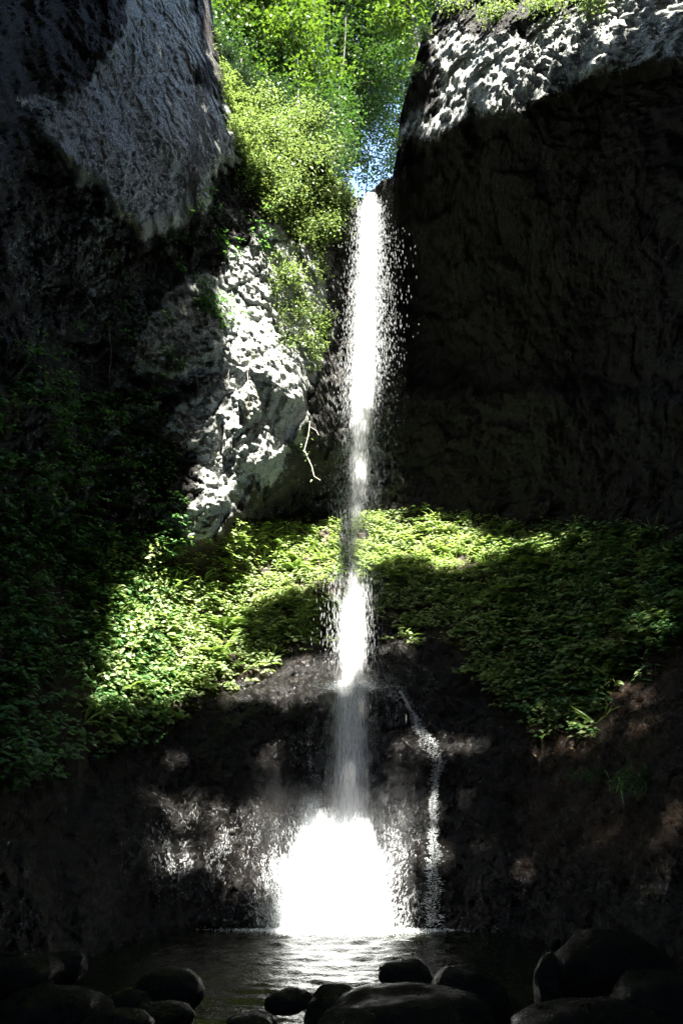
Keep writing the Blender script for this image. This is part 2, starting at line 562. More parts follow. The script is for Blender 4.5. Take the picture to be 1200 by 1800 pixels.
f1 = fbm(P0, .28, 4, 1)
f2 = fbm(P0, .9, 4, 11, True)
w1a, w1b, w1c = worley(P0 * np.array([1, 1, .8]) + fbm(P0, .8, 3, 21)[..., None] * .5, .75, 31)
w2a, w2b, w2c = worley(P0 + fbm(P0, 1.6, 3, 22)[..., None] * .25, 1.9, 41)
w3a, w3b, w3c = worley(P0 + fbm(P0, 4, 2, 23)[..., None] * .08, 5.0, 46)
f3 = fbm(P0, 3.0, 4, 71)
smooth_fac = 1 - .6 * np.maximum(m_slab, m_slab2)
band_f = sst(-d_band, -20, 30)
warp = np.stack([vnoise(P0, 1.2, 21), vnoise(P0, 1.2, 22), vnoise(P0, 1.2, 23)], -1)
warp2 = np.stack([vnoise(P0, 4, 24), vnoise(P0, 4, 25), vnoise(P0, 4, 26)], -1)
v1_, e1_ = facets(P0 + warp * .3, .8, 131)
v2_, e2_ = facets(P0 + warp * .12 + warp2 * .05, 2.1, 141)
v3_, e3_ = facets(P0 + warp2 * .06, 4.6, 151)
v4_, e4_ = facets(P0 + warp2 * .03, 9.5, 161)
rough_ = fbm(P0 + warp2 * .06, 3.2, 5, 172, True)
disp_cl = f1 * .7 - f2 * .16 * smooth_fac + (v1_ * .36 + e1_ * .07) * smooth_fac * (1 - .5 * band_f) + (v2_ * .09 + e2_ * .02) * smooth_fac + v3_ * (.06 + .05 * band_f) + v4_ * .05 - rough_ * .05 + fbm(P0, 7, 3, 170) * .09 + (fbm(P0, 2.2, 4, 173)) * .1 * smooth_fac
disp_cl += -m_slab * 1.15 * sst(PY - .25 * (250 - PX), 120, 300) - m_slab2 * .4 + m_cave * 1.6 + m_und * 1.3
bul = (w1a - .35) * .8
disp_mo = f1 * .3 + bul * .6 + (w2a - .4) * .14 + v2_ * .07 + e2_ * .03 + v3_ * .08 + e3_ * .03 + v4_ * .05 + f3 * .07 + fbm(P0, 13, 2, 171) * .025
disp_ba = f1 * .35 + (w1a - .4) * .4 + f3 * .1
edge = sst(ZG, -.5, 1.0)
disp = disp_cl * m_cl + disp_mo * m_mound + disp_ba * m_bank
near_lip = np.exp(-((PX - 650) / 45) ** 2 - ((PY - 345) / 60) ** 2)
disp = disp * (1 - .85 * near_lip)
fall_mask = np.exp(-((PX - 615) / 60) ** 2) * sst(PY, 1130, 1200)
disp = disp * (1 - .6 * fall_mask)
RG2 = RG + disp
# a shelf where the falling water first strikes the rock, and hollows between the lobes
RG2 = RG2 - .35 * np.exp(-((PX - 640) / 55) ** 2 - ((PY - 1225) / 22) ** 2) + .3 * np.exp(-((PX - 560) / 40) ** 2 - ((PY - 1310) / 45) ** 2) + .35 * np.exp(-((PX - 700) / 30) ** 2 - ((PY - 1400) / 60) ** 2) - .3 * np.exp(-((PX - 735) / 45) ** 2 - ((PY - 1320) / 35) ** 2) + .35 * np.exp(-((PX - 800) / 40) ** 2 - ((PY - 1400) / 70) ** 2)
DIRN = norm(P0 - np.array([0, 0, 1.0]) * np.minimum(P0[..., 2:], 5.0))
P1 = P0 + DIRN * (RG2 - RG)[..., None]
# the top folds back from the rim into the wooded hillside above
caps = []
rim_r = np.hypot(P1[-1, :, 0], P1[-1, :, 1])
rim_z = P1[-1, :, 2]
for outw, rise in ((.25, .05), (.8, .25), (1.8, .7), (3.5, 1.5), (7, 3.2), (14, 7), (30, 17)):
    k = max(1, int(outw * 5))
    zz = np.convolve(np.pad(rim_z, k, mode='edge'), np.ones(2 * k + 1) / (2 * k + 1), mode='valid')
    zz = np.minimum(zz, rim_z + outw * 1.0)
    ch = np.exp(-((TH - R(2.6)) / R(3.2)) ** 2)
    caps.append(to_xyz(TH, zz + rise * (1 - .9 * ch), rim_r + outw))
G = np.concatenate([P1, np.stack(caps, 0)], 0)
NRT = G.shape[0]

kinds = np.zeros((NRT, NC, 4), np.float32)
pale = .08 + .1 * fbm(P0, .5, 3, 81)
pale = np.where(PX < 620, pale + .1, pale - .06)  # right cliff less pale: its shade is put into the stone colour
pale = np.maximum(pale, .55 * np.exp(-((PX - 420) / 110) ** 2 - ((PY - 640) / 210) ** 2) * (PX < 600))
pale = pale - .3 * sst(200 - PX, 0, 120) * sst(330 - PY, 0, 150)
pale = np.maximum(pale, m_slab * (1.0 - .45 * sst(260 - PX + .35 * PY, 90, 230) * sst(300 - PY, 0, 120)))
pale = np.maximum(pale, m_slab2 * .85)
pale = np.maximum(pale, sst(-d_strip, -20, 25) * .85)  # sunlight on the strip painted in as paler stone
pale = np.maximum(pale, band_f * .68)  # upper right band lightened too, where the sun falls on it
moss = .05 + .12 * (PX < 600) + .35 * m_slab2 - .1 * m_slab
ridge = np.exp(-((PX - 405) / 30) ** 2 - ((PY - 150) / 60) ** 2)
moss = moss + .5 * ridge
soil = m_bank * .5 + .8 * sst(PX, 860, 960) * sst(PY, 1090, 1160) * (1 - sst(PY, 1480, 1560)) + .6 * np.exp(-((PX - 430) / 60) ** 2 - ((PY - 925) / 25) ** 2)
soil = np.maximum(soil, .75 * np.exp(-((PX - 500) / 25) ** 2 - ((PY - 1405) / 25) ** 2))
pale = np.where(is_mound, .12 + .1 * fbm(P0, .7, 3, 82), pale)
moss = np.where(is_mound, .02 + .3 * np.exp(-((PX - 820) / 35) ** 2 - ((PY - 1298) / 25) ** 2) + .3 * np.exp(-((PX - 350) / 70) ** 2 - ((PY - 1410) / 35) ** 2) + .3 * sst(PX, 1060, 1110) * sst(PY, 1500, 1530), moss)
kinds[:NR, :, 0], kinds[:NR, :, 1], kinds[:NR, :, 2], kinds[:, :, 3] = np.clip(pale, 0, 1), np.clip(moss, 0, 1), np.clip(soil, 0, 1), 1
kinds[NR:, :, 1] = .6

ii, jj = np.meshgrid(np.arange(NRT - 1), np.arange(NC - 1), indexing='ij')
quad = np.stack([ii * NC + jj, ii * NC + jj + 1, (ii + 1) * NC + jj + 1, (ii + 1) * NC + jj], -1)
reg = np.zeros((NRT - 1, NC - 1), int)                      # 0 mound, 1 bank, 2 left cliff, 3 right cliff
mid = lambda a: a[:-1, :-1]
reg[:NR - 1] = np.where(mid(is_mound), 0, np.where(mid(is_bank), 1, np.where(mid(PX) < 640, 2, 3)))
reg[NR - 1:] = np.where(TH[None, :-1] < R(2.6), 2, 3)
Gf, Kf = G.reshape(-1, 3), kinds.reshape(-1, 4)

def region(code, name, m, label):
    F = quad[reg == code].reshape(-1, 4)
    u, inv = np.unique(F, return_inverse=True)
    me = mesh_np(name, Gf[u], inv.reshape(-1, 4), True)
    a = me.color_attributes.new('kinds', 'FLOAT_COLOR', 'POINT')
    a.data.foreach_set('color', Kf[u].ravel())
    o = link(name, me, m)
    return tag(o, label, None, None, 'structure')

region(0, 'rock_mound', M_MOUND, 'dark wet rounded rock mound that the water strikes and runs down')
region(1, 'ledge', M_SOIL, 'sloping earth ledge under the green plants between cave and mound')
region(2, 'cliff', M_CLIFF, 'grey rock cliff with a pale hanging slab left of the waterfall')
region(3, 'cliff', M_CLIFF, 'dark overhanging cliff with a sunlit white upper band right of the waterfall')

# surface normals of the grid, facing the gorge
du = np.gradient(P1, axis=1)
dv = np.gradient(P1, axis=0)
NRM = norm(np.cross(du, dv))
flip = np.sum(NRM * P1 * np.array([1, 1, 0]), -1) > 0
NRM[flip] *= -1
AREA = np.linalg.norm(np.cross(du, dv), axis=-1)
PX1, PY1 = proj(P1)

bvh = BVHTree.FromPolygons([tuple(v) for v in P1[::4, ::4].reshape(-1, 3)],
                           [(a * len(TH[::4]) + b, a * len(TH[::4]) + b + 1, (a + 1) * len(TH[::4]) + b + 1, (a + 1) * len(TH[::4]) + b)
                            for a in range(P1[::4].shape[0] - 1) for b in range(len(TH[::4]) - 1)])

def scatter(weight, n):
    w = np.where((PX1 > -60) & (PX1 < 1260), weight, weight * .5) * AREA
    w = np.maximum(w, 0).ravel()
    idx = rng.choice(len(w), size=n, p=w / w.sum())
    return P1.reshape(-1, 3)[idx] + rng.normal(0, .02, (n, 3)), NRM.reshape(-1, 3)[idx]

def surf(px, py):
    """point on the rock seen at a place of the photograph"""
    x, y, z = pdir(px, py)
    hit = bvh.ray_cast(Vector((0, 0, EYE)), Vector((float(x), float(y), float(z))).normalized())
    return np.array(hit[0]) if hit[0] is not None else pt(px, py, 17.5)

# side walls of the gorge behind the viewer
def gorge_side(th0, th1, name, label):
    n, m = 60, 50
    th = np.linspace(th0, th1, n)
    z = np.linspace(-1, 38, m)
    T, Z = np.meshgrid(th, z)
    e = np.where(np.abs(T) < R(60), 1 - (np.abs(T) - R(48)) / R(12), 0).clip(0, 1)
    rin = 15.0 + 9 * sst(np.abs(T), R(80), R(170)) - .02 * Z
    edge_r = r_base(np.sign(T) * R(50), np.minimum(Z, 33))
    r = rin * (1 - e) + (edge_r + .25) * e + (1 - e) * sst(np.abs(T), R(100), R(160)) * Z * .35
    P = to_xyz(T, Z, r)
    P = to_xyz(T, Z, r + fbm(P, .25, 4, 5) * 1.2 * (1 - e) + fbm(P, 1.1, 3, 6) * .4 * (1 - e))
    i, j = np.meshgrid(np.arange(m - 1), np.arange(n - 1), indexing='ij')
    F = np.stack([i * n + j, i * n + j + 1, (i + 1) * n + j + 1, (i + 1) * n + j], -1).reshape(-1, 4)
    me = mesh_np(name, P.reshape(-1, 3), F, True)
    a = me.color_attributes.new('kinds', 'FLOAT_COLOR', 'POINT')
    k = np.tile(np.array([.1, .45, .1, 1], np.float32), (n * m, 1))
    a.data.foreach_set('color', k.ravel())
    tag(link(name, me, M_CLIFF), label, None, None, 'structure')
gorge_side(R(-48), R(-180), 'gorge_wall', 'mossy rock wall of the gorge continuing out of the picture on the left')
gorge_side(R(48), R(180), 'gorge_wall', 'mossy rock wall of the gorge continuing out of the picture on the right')

# ------------------------------------------------------------------ ground bed and pool
gx, gy = np.meshgrid(np.linspace(-26, 26, 90), np.linspace(-24, 24, 90))
bed = np.stack([gx, gy, np.full_like(gx, 0)], -1)
bed[..., 2] = -.75 + fbm(bed, .4, 4, 90) * .35 + sst(-gy, -6.5, 2) * 1.75
i, j = np.meshgrid(np.arange(89), np.arange(89), indexing='ij')
F = np.stack([i * 90 + j, i * 90 + j + 1, (i + 1) * 90 + j + 1, (i + 1) * 90 + j], -1).reshape(-1, 4)
me = mesh_np('stream_bed', bed.reshape(-1, 3), F, True)
tag(link('stream_bed', me, rock_mat('stream_bed_gravel', (.035, .032, .02), (.09, .085, .05), rough=.5)), None, None, None, 'structure')

NXp, NYp = 300, 260
gx, gy = np.meshgrid(np.linspace(-15, 15, NXp), np.linspace(5.5, 19.5, NYp))
dist = np.hypot(gx - .1, gy - 17.8)
ph = np.stack([gx, gy, np.zeros_like(gx)], -1)
wv = np.sin(dist * 11 + fbm(ph, .7, 3, 95) * 5) * .007 + np.sin(dist * 21 + gx * 1.5 + fbm(ph, 1.1, 3, 96) * 6) * .004 + fbm(ph * np.array([1, 2.2, 1]), 2.6, 4, 97) * .022
wv = wv * 1.7
calm = .3 + .65 * np.exp(-(gx / 4.5) ** 2)
wv = wv * calm + np.exp(-(dist / 1.4) ** 2) * .05
ph[..., 2] = wv
i, j = np.meshgrid(np.arange(NYp - 1), np.arange(NXp - 1), indexing='ij')
F = np.stack([i * NXp + j, i * NXp + j + 1, (i + 1) * NXp + j + 1, (i + 1) * NXp + j], -1).reshape(-1, 4)
m, nt, out = new_mat('pool_water')
b = NB(nt)
pos = b.n('ShaderNodeNewGeometry').outputs['Position']
p = b.n('ShaderNodeBsdfPrincipled')
alg = b.ramp(b.noise(pos, .9, 5, .7), .5, .75)
b.l(b.mix(alg, (.006, .007, .004), (.02, .03, .007)), p.inputs['Base Color'])
p.inputs['Roughness'].default_value = .08
p.inputs['IOR'].default_value = 1.33
b.l(b.bump(b.noise(pos, 9, 4, .6), .6, .04, b.bump(b.noise(pos, 30, 3, .6), .3, .008)), p.inputs['Normal'])
b.l(p.outputs[0], out.inputs[0])
tag(link('pool_water', mesh_np('pool_water', ph.reshape(-1, 3), F, True), m), None, None, None, 'structure')

# ------------------------------------------------------------------ the waterfall
W_CORE = water_white('falling_water', .8)
W_SOFT = water_white('thin_falling_water', .5)
W_DROP = water_white('falling_drops', .17)
W_FOOT = water_white('bursting_drops', .26)

def streaks(P, half, width, lean=None):
    """long drops: octahedra stretched along the fall"""
    n = len(P)
    ax = np.tile(np.array([0, 0, 1.0]), (n, 1)) if lean is None else norm(lean)
    u = norm(np.cross(ax, np.array([.3, .9, .2])))
    w = np.cross(ax, u)
    a = rng.uniform(0, 2 * np.pi, (n, 1))
    u, w = u * np.cos(a) + w * np.sin(a), w * np.cos(a) - u * np.sin(a)
    half, width = np.reshape(half, (-1, 1)), np.reshape(width, (-1, 1))
    V = np.stack([P + ax * half, P - ax * half * .8, P + u * width, P + w * width, P - u * width, P - w * width], 1).reshape(-1, 3)
    q = np.array([[0, 2, 3], [0, 3, 4], [0, 4, 5], [0, 5, 2], [1, 3, 2], [1, 4, 3], [1, 5, 4], [1, 2, 5]])
    F = (np.arange(n)[:, None, None] * 6 + q[None]).reshape(-1, 3)
    return V, F

FY = 18.05
def fall_x(py):
    px = np.interp(py, [330, 500, 700, 900, 1000, 1100, 1200, 1400, 1640], [650, 645, 637, 628, 624, 620, 617, 612, 604])
    x, y, z = pdir(px, py)
    return x / y * FY
def fall_z(py):
    x, y, z = pdir(600, py)
    return EYE + z / y * FY
def fall_pts(n, y0, y1, sx, sy, spread=1.0):
    z = rng.uniform(float(fall_z(y1)), float(fall_z(y0)), n)
    pyv = np.linspace(300, 1700, 300)
    py = np.interp(z, fall_z(pyv)[::-1], pyv[::-1])
    cx = fall_x(py)
    dx = rng.normal(0, 1, n) * np.interp(py, [340, 450, 700, 900, 1100, 1200, 1640], np.array([.8, .9, 1.1, 1.25, 1.2, 1.2, 1.3]) * sx)
    y = FY + rng.normal(0, 1, n) * sy - .1 * sst(py, 340, 420) + .45 * (1 - sst(py, 335, 375))
    return np.stack([cx + dx, y, z], -1), py, dx

def veil_mat(name, white=.9):
    m, nt, out = new_mat(name)
    b = NB(nt)
    pos = b.n('ShaderNodeNewGeometry').outputs['Position']
    at = b.n('ShaderNodeAttribute', attribute_name='veil')
    sep = b.n('ShaderNodeSeparateColor')
    b.l(at.outputs['Color'], sep.inputs[0])
    mp = b.n('ShaderNodeMapping')
    mp.inputs['Scale'].default_value = (26, 9, 1.3)
    b.l(pos, mp.inputs[0])
    mp2 = b.n('ShaderNodeMapping')
    mp2.inputs['Scale'].default_value = (70, 20, 4.5)
    b.l(pos, mp2.inputs[0])
    st = b.math('ADD', b.math('MULTIPLY', b.noise(mp.outputs[0], 1, 4, .65), .6), b.math('MULTIPLY', b.noise(mp2.outputs[0], 1, 3, .6), .4))
    a = b.ramp(b.math('ADD', st, b.math('SUBTRACT', sep.outputs[0], .5)), .32, .78)
    a = b.math('MULTIPLY', a, sep.outputs[1], True)
    d = b.n('ShaderNodeBsdfDiffuse')
    d.inputs[0].default_value = (white, white * 1.01, white * 1.02, 1)
    t = b.n('ShaderNodeBsdfTranslucent')
    t.inputs[0].default_value = (white, white * 1.01, white * 1.02, 1)
    m1 = b.n('ShaderNodeMixShader')
    m1.inputs[0].default_value = .4
    b.l(d.outputs[0], m1.inputs[1])
    b.l(t.outputs[0], m1.inputs[2])
    tr = b.n('ShaderNodeBsdfTransparent')
    m2 = b.n('ShaderNodeMixShader')
    b.l(a, m2.inputs[0])
    b.l(tr.outputs[0], m2.inputs[1])
    b.l(m1.outputs[0], m2.inputs[2])
    b.l(m2.outputs[0], out.inputs[0])
    return m
M_VEIL = veil_mat('water_veil')

def veil(name, ys, hw, dens, yoff, cx=None, bend=.3, parent=None, jit=.06, yrow=None, peak=1.0):
    """a thin curved sheet of falling water; ys: photograph rows it spans (top to bottom), hw and dens along them"""
    nz, nu = 220, 33
    z = np.linspace(float(fall_z(ys[0])), float(fall_z(ys[-1])), nz)
    pyv = np.linspace(300, 1700, 400)
    py = np.interp(z, fall_z(pyv)[::-1], pyv[::-1])
    u = np.linspace(-1, 1, nu)
    w = np.interp(py, ys, hw)
    dn = np.interp(py, ys, dens)
    c = fall_x(py) if cx is None else np.interp(py, ys, cx)
    X = c[:, None] + w[:, None] * u[None]
    Y = FY + np.interp(py, ys, yoff)[:, None] - bend * w[:, None] * (1 - u[None] ** 2)
    Pn = np.stack([X, Y, np.broadcast_to(z[:, None], X.shape)], -1)
    X = X + vnoise(Pn * np.array([3, 3, .8]), 1.0, 400 + int(abs(yoff[0]) * 100)) * jit * (.4 + w[:, None])
    Y = Y + vnoise(Pn * np.array([4, 2, .7]), 1.0, 410) * jit
    Pn = np.stack([X, Y, Pn[..., 2]], -1)
    i, j = np.meshgrid(np.arange(nz - 1), np.arange(nu - 1), indexing='ij')
    F = np.stack([i * nu + j, i * nu + j + 1, (i + 1) * nu + j + 1, (i + 1) * nu + j], -1).reshape(-1, 4)
    me = mesh_np(name, Pn.reshape(-1, 3), F, True)
    col = np.zeros((nz, nu, 4), np.float32)
    fall = np.clip(1 - u ** 2, 0, 1)
    col[..., 0] = dn[:, None] * (.35 + .65 * fall[None] ** .8) - .28 * (1 - fall[None])
    col[..., 1] = np.clip(fall[None] * 3, 0, 1) * peak * sst(z, z.min(), z.min() + .15)[:, None]
    at = me.color_attributes.new('veil', 'FLOAT_COLOR', 'POINT')
    at.data.foreach_set('color', col.ravel())
    return link(name, me, M_VEIL, parent)

wf = empty('waterfall', (0, 0, 0), 'tall white waterfall dropping from the notch onto the dark rock mound', 'waterfall')
rows = [346, 430, 640, 720, 900, 1000, 1050, 1120, 1215]
veil('falling_column', rows, [.29, .32, .42, .5, .56, .52, .48, .46, .55], [.95, 1.0, .82, .6, .52, .42, .6, .74, .62], [.1] * 9, parent=wf)
veil('falling_column', rows, [.22, .25, .3, .36, .42, .4, .36, .36, .45], [.9, .95, .75, .55, .46, .36, .5, .66, .5], [.3] * 9, parent=wf)
veil('falling_column', rows, [.38, .46, .6, .7, .78, .74, .7, .7, .85], [.5, .5, .42, .36, .3, .25, .3, .35, .3], [-.1] * 9, parent=wf)
# drops along the column and beside it
P, py, dx = fall_pts(9000, 346, 1215, .24, .14)
keep = rng.uniform(0, 1, len(P)) < np.interp(py, [340, 640, 720, 900, 1000, 1040, 1215], [1, 1, .6, .45, .35, .6, .8])
Pa = P[keep]
P, py, dx = fall_pts(12000, 348, 1215, .31, .22)
P2, _, _ = fall_pts(4600, 400, 960, .4, .3)
P2[:, 0] += np.abs(rng.normal(0, .32, len(P2)))
P = np.concatenate([Pa, P, P2])
ln = rng.uniform(.02, .1, len(P))
ln[:len(Pa)] *= 1.8
o2 = link('spray', mesh_np('spray', *streaks(P, ln, rng.uniform(.004, .009, len(P)))), W_DROP, wf)
tag(o2, 'loose bright drops falling beside the column', None, None, 'stuff')
# the slide over the mound between the shelf and the pool
rows = [1195, 1240, 1330, 1430, 1480]
veil('sliding_veil', rows, [.6, .62, .7, .8, .85], [.72, .7, .68, .68, .6], [.1, 0, -.1, -.2, -.25], parent=wf, bend=.12)
veil('sliding_veil', rows, [.42, .44, .5, .58, .6], [.74, .72, .7, .7, .6], [.2, .1, 0, -.1, -.15], parent=wf, bend=.12)
P, py, dx = fall_pts(3500, 1200, 1460, .34, .07)
P[:, 1] += -.05
o3 = link('spray', mesh_np('slide_spray', *streaks(P, rng.uniform(.03, .15, len(P)), rng.uniform(.004, .009, len(P)))), W_DROP, wf)
tag(o3, 'thin drops sliding over the mound', None, None, 'stuff')
# water breaking on the shelf
q = surf(612, 1214)
P = q + rng.normal(0, 1, (1500, 3)) * np.array([.52, .15, .06]) + np.array([0, -.3, .05])
o5 = link('shelf_splash', mesh_np('shelf_splash', *streaks(P, rng.uniform(.008, .045, 1500), rng.uniform(.004, .009, 1500), rdir(1500, .1))), W_CORE, wf)
tag(o5, None, None, None, 'stuff')
# the foaming foot: overlapping sheets of broken water and the drops thrown off them
xq = lambda px: float(pdir(px, 1540)[0] / pdir(px, 1540)[1] * 17.6)
rows = [1415, 1440, 1480, 1560, 1632]
for (xa, xb, top, wt, wb, dn, yo) in ((545, 535, 1412, .26, .46, .9, -.42), (598, 592, 1462, .3, .6, .8, -.5), (648, 645, 1436, .2, .4, .9, -.46), (560, 562, 1420, .34, .56, .72, -.62), (622, 610, 1456, .36, .7, .62, -.7), (590, 588, 1500, .66, .95, .34, -.8)):
    r_ = [top, top + 25, top + 60, 1560, 1634]
    veil('foaming_foot', r_, [wt * .6, wt, wt * .6 + wb * .4, wb * .9, wb], [dn - .25, dn, dn, dn, dn - .1], [yo + .15, yo + .08, yo, yo - .05, yo - .1], cx=list(np.linspace(xq(xa), xq(xb), 5)), bend=.22, parent=wf, jit=.12)
n = 36000
t = rng.beta(1.0, 1.3, n)
z = t * 2.65
halfw = np.interp(z, [0, .8, 1.6, 2.2, 2.65], [1.08, 1.02, .9, .72, .5])
lobe = rng.choice(5, n, p=[.27, .29, .22, .13, .09])
cx5 = np.array([xq(545), xq(588), xq(634), xq(516), xq(658)])[lobe]
top5 = np.array([1.02, .9, .88, .55, .6])[lobe]
z = z * top5 * rng.uniform(.9, 1.06, n)
x = cx5 + rng.normal(0, 1, n) * np.array([.2, .24, .15, .24, .2])[lobe] * (1.28 - .24 * z) * rng.choice([1, 1, 1, 1.9], n)
P = np.stack([x, 17.35 + .14 * z + rng.normal(0, .17, n) + .0 * x, z], -1)
o6 = link('spray', mesh_np('foot_spray', *streaks(P, rng.uniform(.02, .09, n), rng.uniform(.005, .011, n), np.stack([(x - xq(590)) * .3 + rng.normal(0, .16, n), rng.normal(0, .12, n), np.ones(n)], -1))), W_FOOT, wf)
tag(o6, 'drops and foam bursting at the foot of the fall', None, None, 'stuff')
# thin runnels of water over the wet rock either side of the foot
gw = (np.exp(-((PX1 - 455) / 60) ** 2 - ((PY1 - 1545) / 75) ** 2) + .9 * np.exp(-((PX1 - 700) / 40) ** 2 - ((PY1 - 1520) / 90) ** 2) + .5 * np.exp(-((PX1 - 330) / 80) ** 2 - ((PY1 - 1500) / 60) ** 2)
      + .5 * np.exp(-((PX1 - 690) / 60) ** 2 - ((PY1 - 1240) / 60) ** 2) + .5 * np.exp(-((PX1 - 540) / 40) ** 2 - ((PY1 - 1330) / 60) ** 2)) * (PY1 > 1130) * sst(fbm(P1 * np.array([3, 3, .6]), 1.3, 3, 180), -.25, .25)
P, N = scatter(gw, 5200)
P = P + N * .015
n = len(P)
dn_ = norm(np.array([[0, 0, -1.0]]) - N * np.sum(N * np.array([0, 0, -1.0]), -1, keepdims=True) + rng.normal(0, .12, (n, 3)))
o = link('runnels', mesh_np('runnels', *streaks(P, rng.uniform(.012, .06, n), rng.uniform(.003, .008, n), dn_)), W_SOFT, wf)
tag(o, 'thin bright runnels spreading over the wet rock', None, None, 'stuff')
# line of foam on the pool
n = 9000
x = rng.normal(0, 1.0, n)
P = np.stack([x, 17.2 - np.abs(rng.normal(0, .38, n)) * np.exp(-(x / 1.6) ** 2) + rng.normal(0, .1, n), .03 + np.abs(rng.normal(0, .05, n)) * np.exp(-(x / 1.5) ** 2)], -1)
o8 = link('foam', mesh_np('foam', *streaks(P, rng.uniform(.005, .02, n), rng.uniform(.004, .011, n), rdir(n, .05))), W_CORE, wf)
tag(o8, None, None, None, 'stuff')

def trickle(pixels, width, n, label):
    pxs = np.array(pixels, float)
    Q = np.array([surf(a, c) for a, c in pxs])
    seg = np.append(0, np.cumsum(np.linalg.norm(np.diff(Q, axis=0), axis=1)))
    t = rng.uniform(0, seg[-1], n)
    P = np.stack([np.interp(t, seg, Q[:, k]) for k in range(3)], -1)
    P2 = np.stack([np.interp(t + .05, seg, Q[:, k]) for k in range(3)], -1)
    wd = np.interp(t / seg[-1], np.linspace(0, 1, len(width)), width)
    strand = np.sin(t * 9) * .3
    P[:, 0] += (rng.normal(0, .6, n) + np.sign(rng.normal(0, 1, n)) * .5 + strand) * wd
    out_ = []
    for k, pnt in enumerate(P):                           # settle on the rock
        h = bvh.ray_cast(Vector((pnt[0], 10, pnt[2])), Vector((0, 1, 0)))
        out_.append((pnt[0], h[0][1] - .04 if h[0] is not None else pnt[1], pnt[2]))
    P = np.array(out_)
    P[:, 1] -= np.abs(rng.normal(0, .03, n))
    o = link('side_cascade', mesh_np('side_cascade', *streaks(P, rng.uniform(.015, .06, n), rng.uniform(.003, .008, n), P2 - P * np.array([1, 1, 1]) + rng.normal(0, .02, (n, 3)))), W_CORE)
    return tag(o, label, 'cascade')
trickle([(702, 1215), (725, 1255), (742, 1290), (765, 1325), (768, 1350), (760, 1400), (762, 1470), (760, 1540), (760, 1628)], [.03, .05, .12, .16, .07, .06, .08, .1, .12, .14], 3200,
        'narrow side cascade running down the dark rock right of the main fall')

# mist hanging round the foot
bm = bmesh.new()
bmesh.ops.create_icosphere(bm, subdivisions=3, radius=1)
me = bpy.data.meshes.new('mist')
bm.to_mesh(me)
bm.free()
m, nt, out = new_mat('mist')
b = NB(nt)
tc = b.n('ShaderNodeTexCoord').outputs['Object']
ln_ = b.n('ShaderNodeVectorMath', operation='LENGTH')
b.l(tc, ln_.inputs[0])
den = b.math('MULTIPLY', b.ramp(ln_.outputs['Value'], 1.0, .15), b.ramp(b.noise(tc, 2.5, 3), .3, .7, .4, 1.2))
pv = b.n('ShaderNodeVolumePrincipled')
pv.inputs['Color'].default_value = (.95, .97, 1, 1)
pv.inputs['Anisotropy'].default_value = -.1
b.l(b.math('MULTIPLY', den, .07), pv.inputs['Density'])
b.l(pv.outputs[0], out.inputs['Volume'])
o = link('mist', me, m, None, (xq(592), 17.3, 1.9))
o.scale = (2.6, 1.1, 2.6)
tag(o, 'pale mist drifting round the foot of the waterfall', 'mist', None, 'stuff')

# ------------------------------------------------------------------ plants on the ledge and walls
def rosettes(P, N, lo, hi, leaves, up=.8, spread=.16, lift=(.1, .5), droop=.25, wr=.62):
    n = len(P)
    ax = norm(N * (1 - up) + np.array([0, 0, up]) + rng.normal(0, .12, (n, 3)))
    ht = rng.uniform(lift[0], lift[1], n)
    Ps, Ds, Ns, Ss = [], [], [], []
    for k in range(leaves):
        a = rng.uniform(0, 2 * np.pi, n)
        rad = np.stack([np.cos(a), np.sin(a), np.zeros(n)], -1)
        tier = rng.uniform(.55, 1, n)
        base = P + ax * (ht * tier)[:, None] + rad * (spread * rng.uniform(.1, .9, n))[:, None]
        d = norm(rad + np.array([0, 0, -droop]) * rng.uniform(-.4, 1.6, (n, 1)))
        nn = norm(np.array([0, 0, .8]) + N * .3 + np.array(s_to) * .7 + rng.normal(0, .28, (n, 3)))
        Ps.append(base); Ds.append(d); Ns.append(nn); Ss.append(rng.uniform(lo, hi, n))
    return leaf_geo(np.concatenate(Ps), np.concatenate(Ds), np.concatenate(Ns), np.concatenate(Ss), wr)

clump = .3 + .7 * sst(fbm(P1, .9, 3, 120), -.25, .2)
bank_w = m_bank * clump * sst(PX1, 130, 200)
P, N = scatter(bank_w * sst(1000 - PX1, -250, 50), 4200)
o = link('undergrowth', mesh_np('undergrowth', *rosettes(P, N, .09, .19, 13)), M_HERB)
tag(o, 'bright green leafy undergrowth covering the ledge below the cave', 'undergrowth', None, 'stuff')
P, N = scatter(m_bank * sst(fbm(P1, 1.6, 3, 133), -.1, .25) * sst(PX1, 130, 200), 620)
o = link('broad_leaved_plants', mesh_np('broad_leaved_plants', *rosettes(P, N, .2, .36, 7, lift=(.25, .6), spread=.1, droop=.15, wr=.75)), M_FERN)
tag(o, 'broad leaved plants standing above the small leaves of the ledge', 'plants', None, 'stuff')
P, N = scatter(m_bank * sst(-fbm(P1, 1.4, 3, 134), .0, .3) * sst(PX1, 130, 200), 500)
o = link('tall_grass', mesh_np('tall_grass', *rosettes(P, N, .35, .6, 9, lift=(.02, .12), spread=.05, droop=-.9, wr=.07)), M_FERN)
tag(o, 'thin grass blades between the ledge plants', 'grass', None, 'stuff')
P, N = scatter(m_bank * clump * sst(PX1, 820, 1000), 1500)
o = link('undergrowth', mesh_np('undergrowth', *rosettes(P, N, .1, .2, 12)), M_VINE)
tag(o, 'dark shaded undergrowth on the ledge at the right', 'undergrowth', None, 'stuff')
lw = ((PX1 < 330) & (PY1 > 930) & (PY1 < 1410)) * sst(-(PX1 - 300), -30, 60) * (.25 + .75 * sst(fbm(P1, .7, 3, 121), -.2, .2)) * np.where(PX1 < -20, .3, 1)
P, N = scatter(lw * (1 - sst(PY1 + .4 * PX1, 1380, 1430)), 1500)
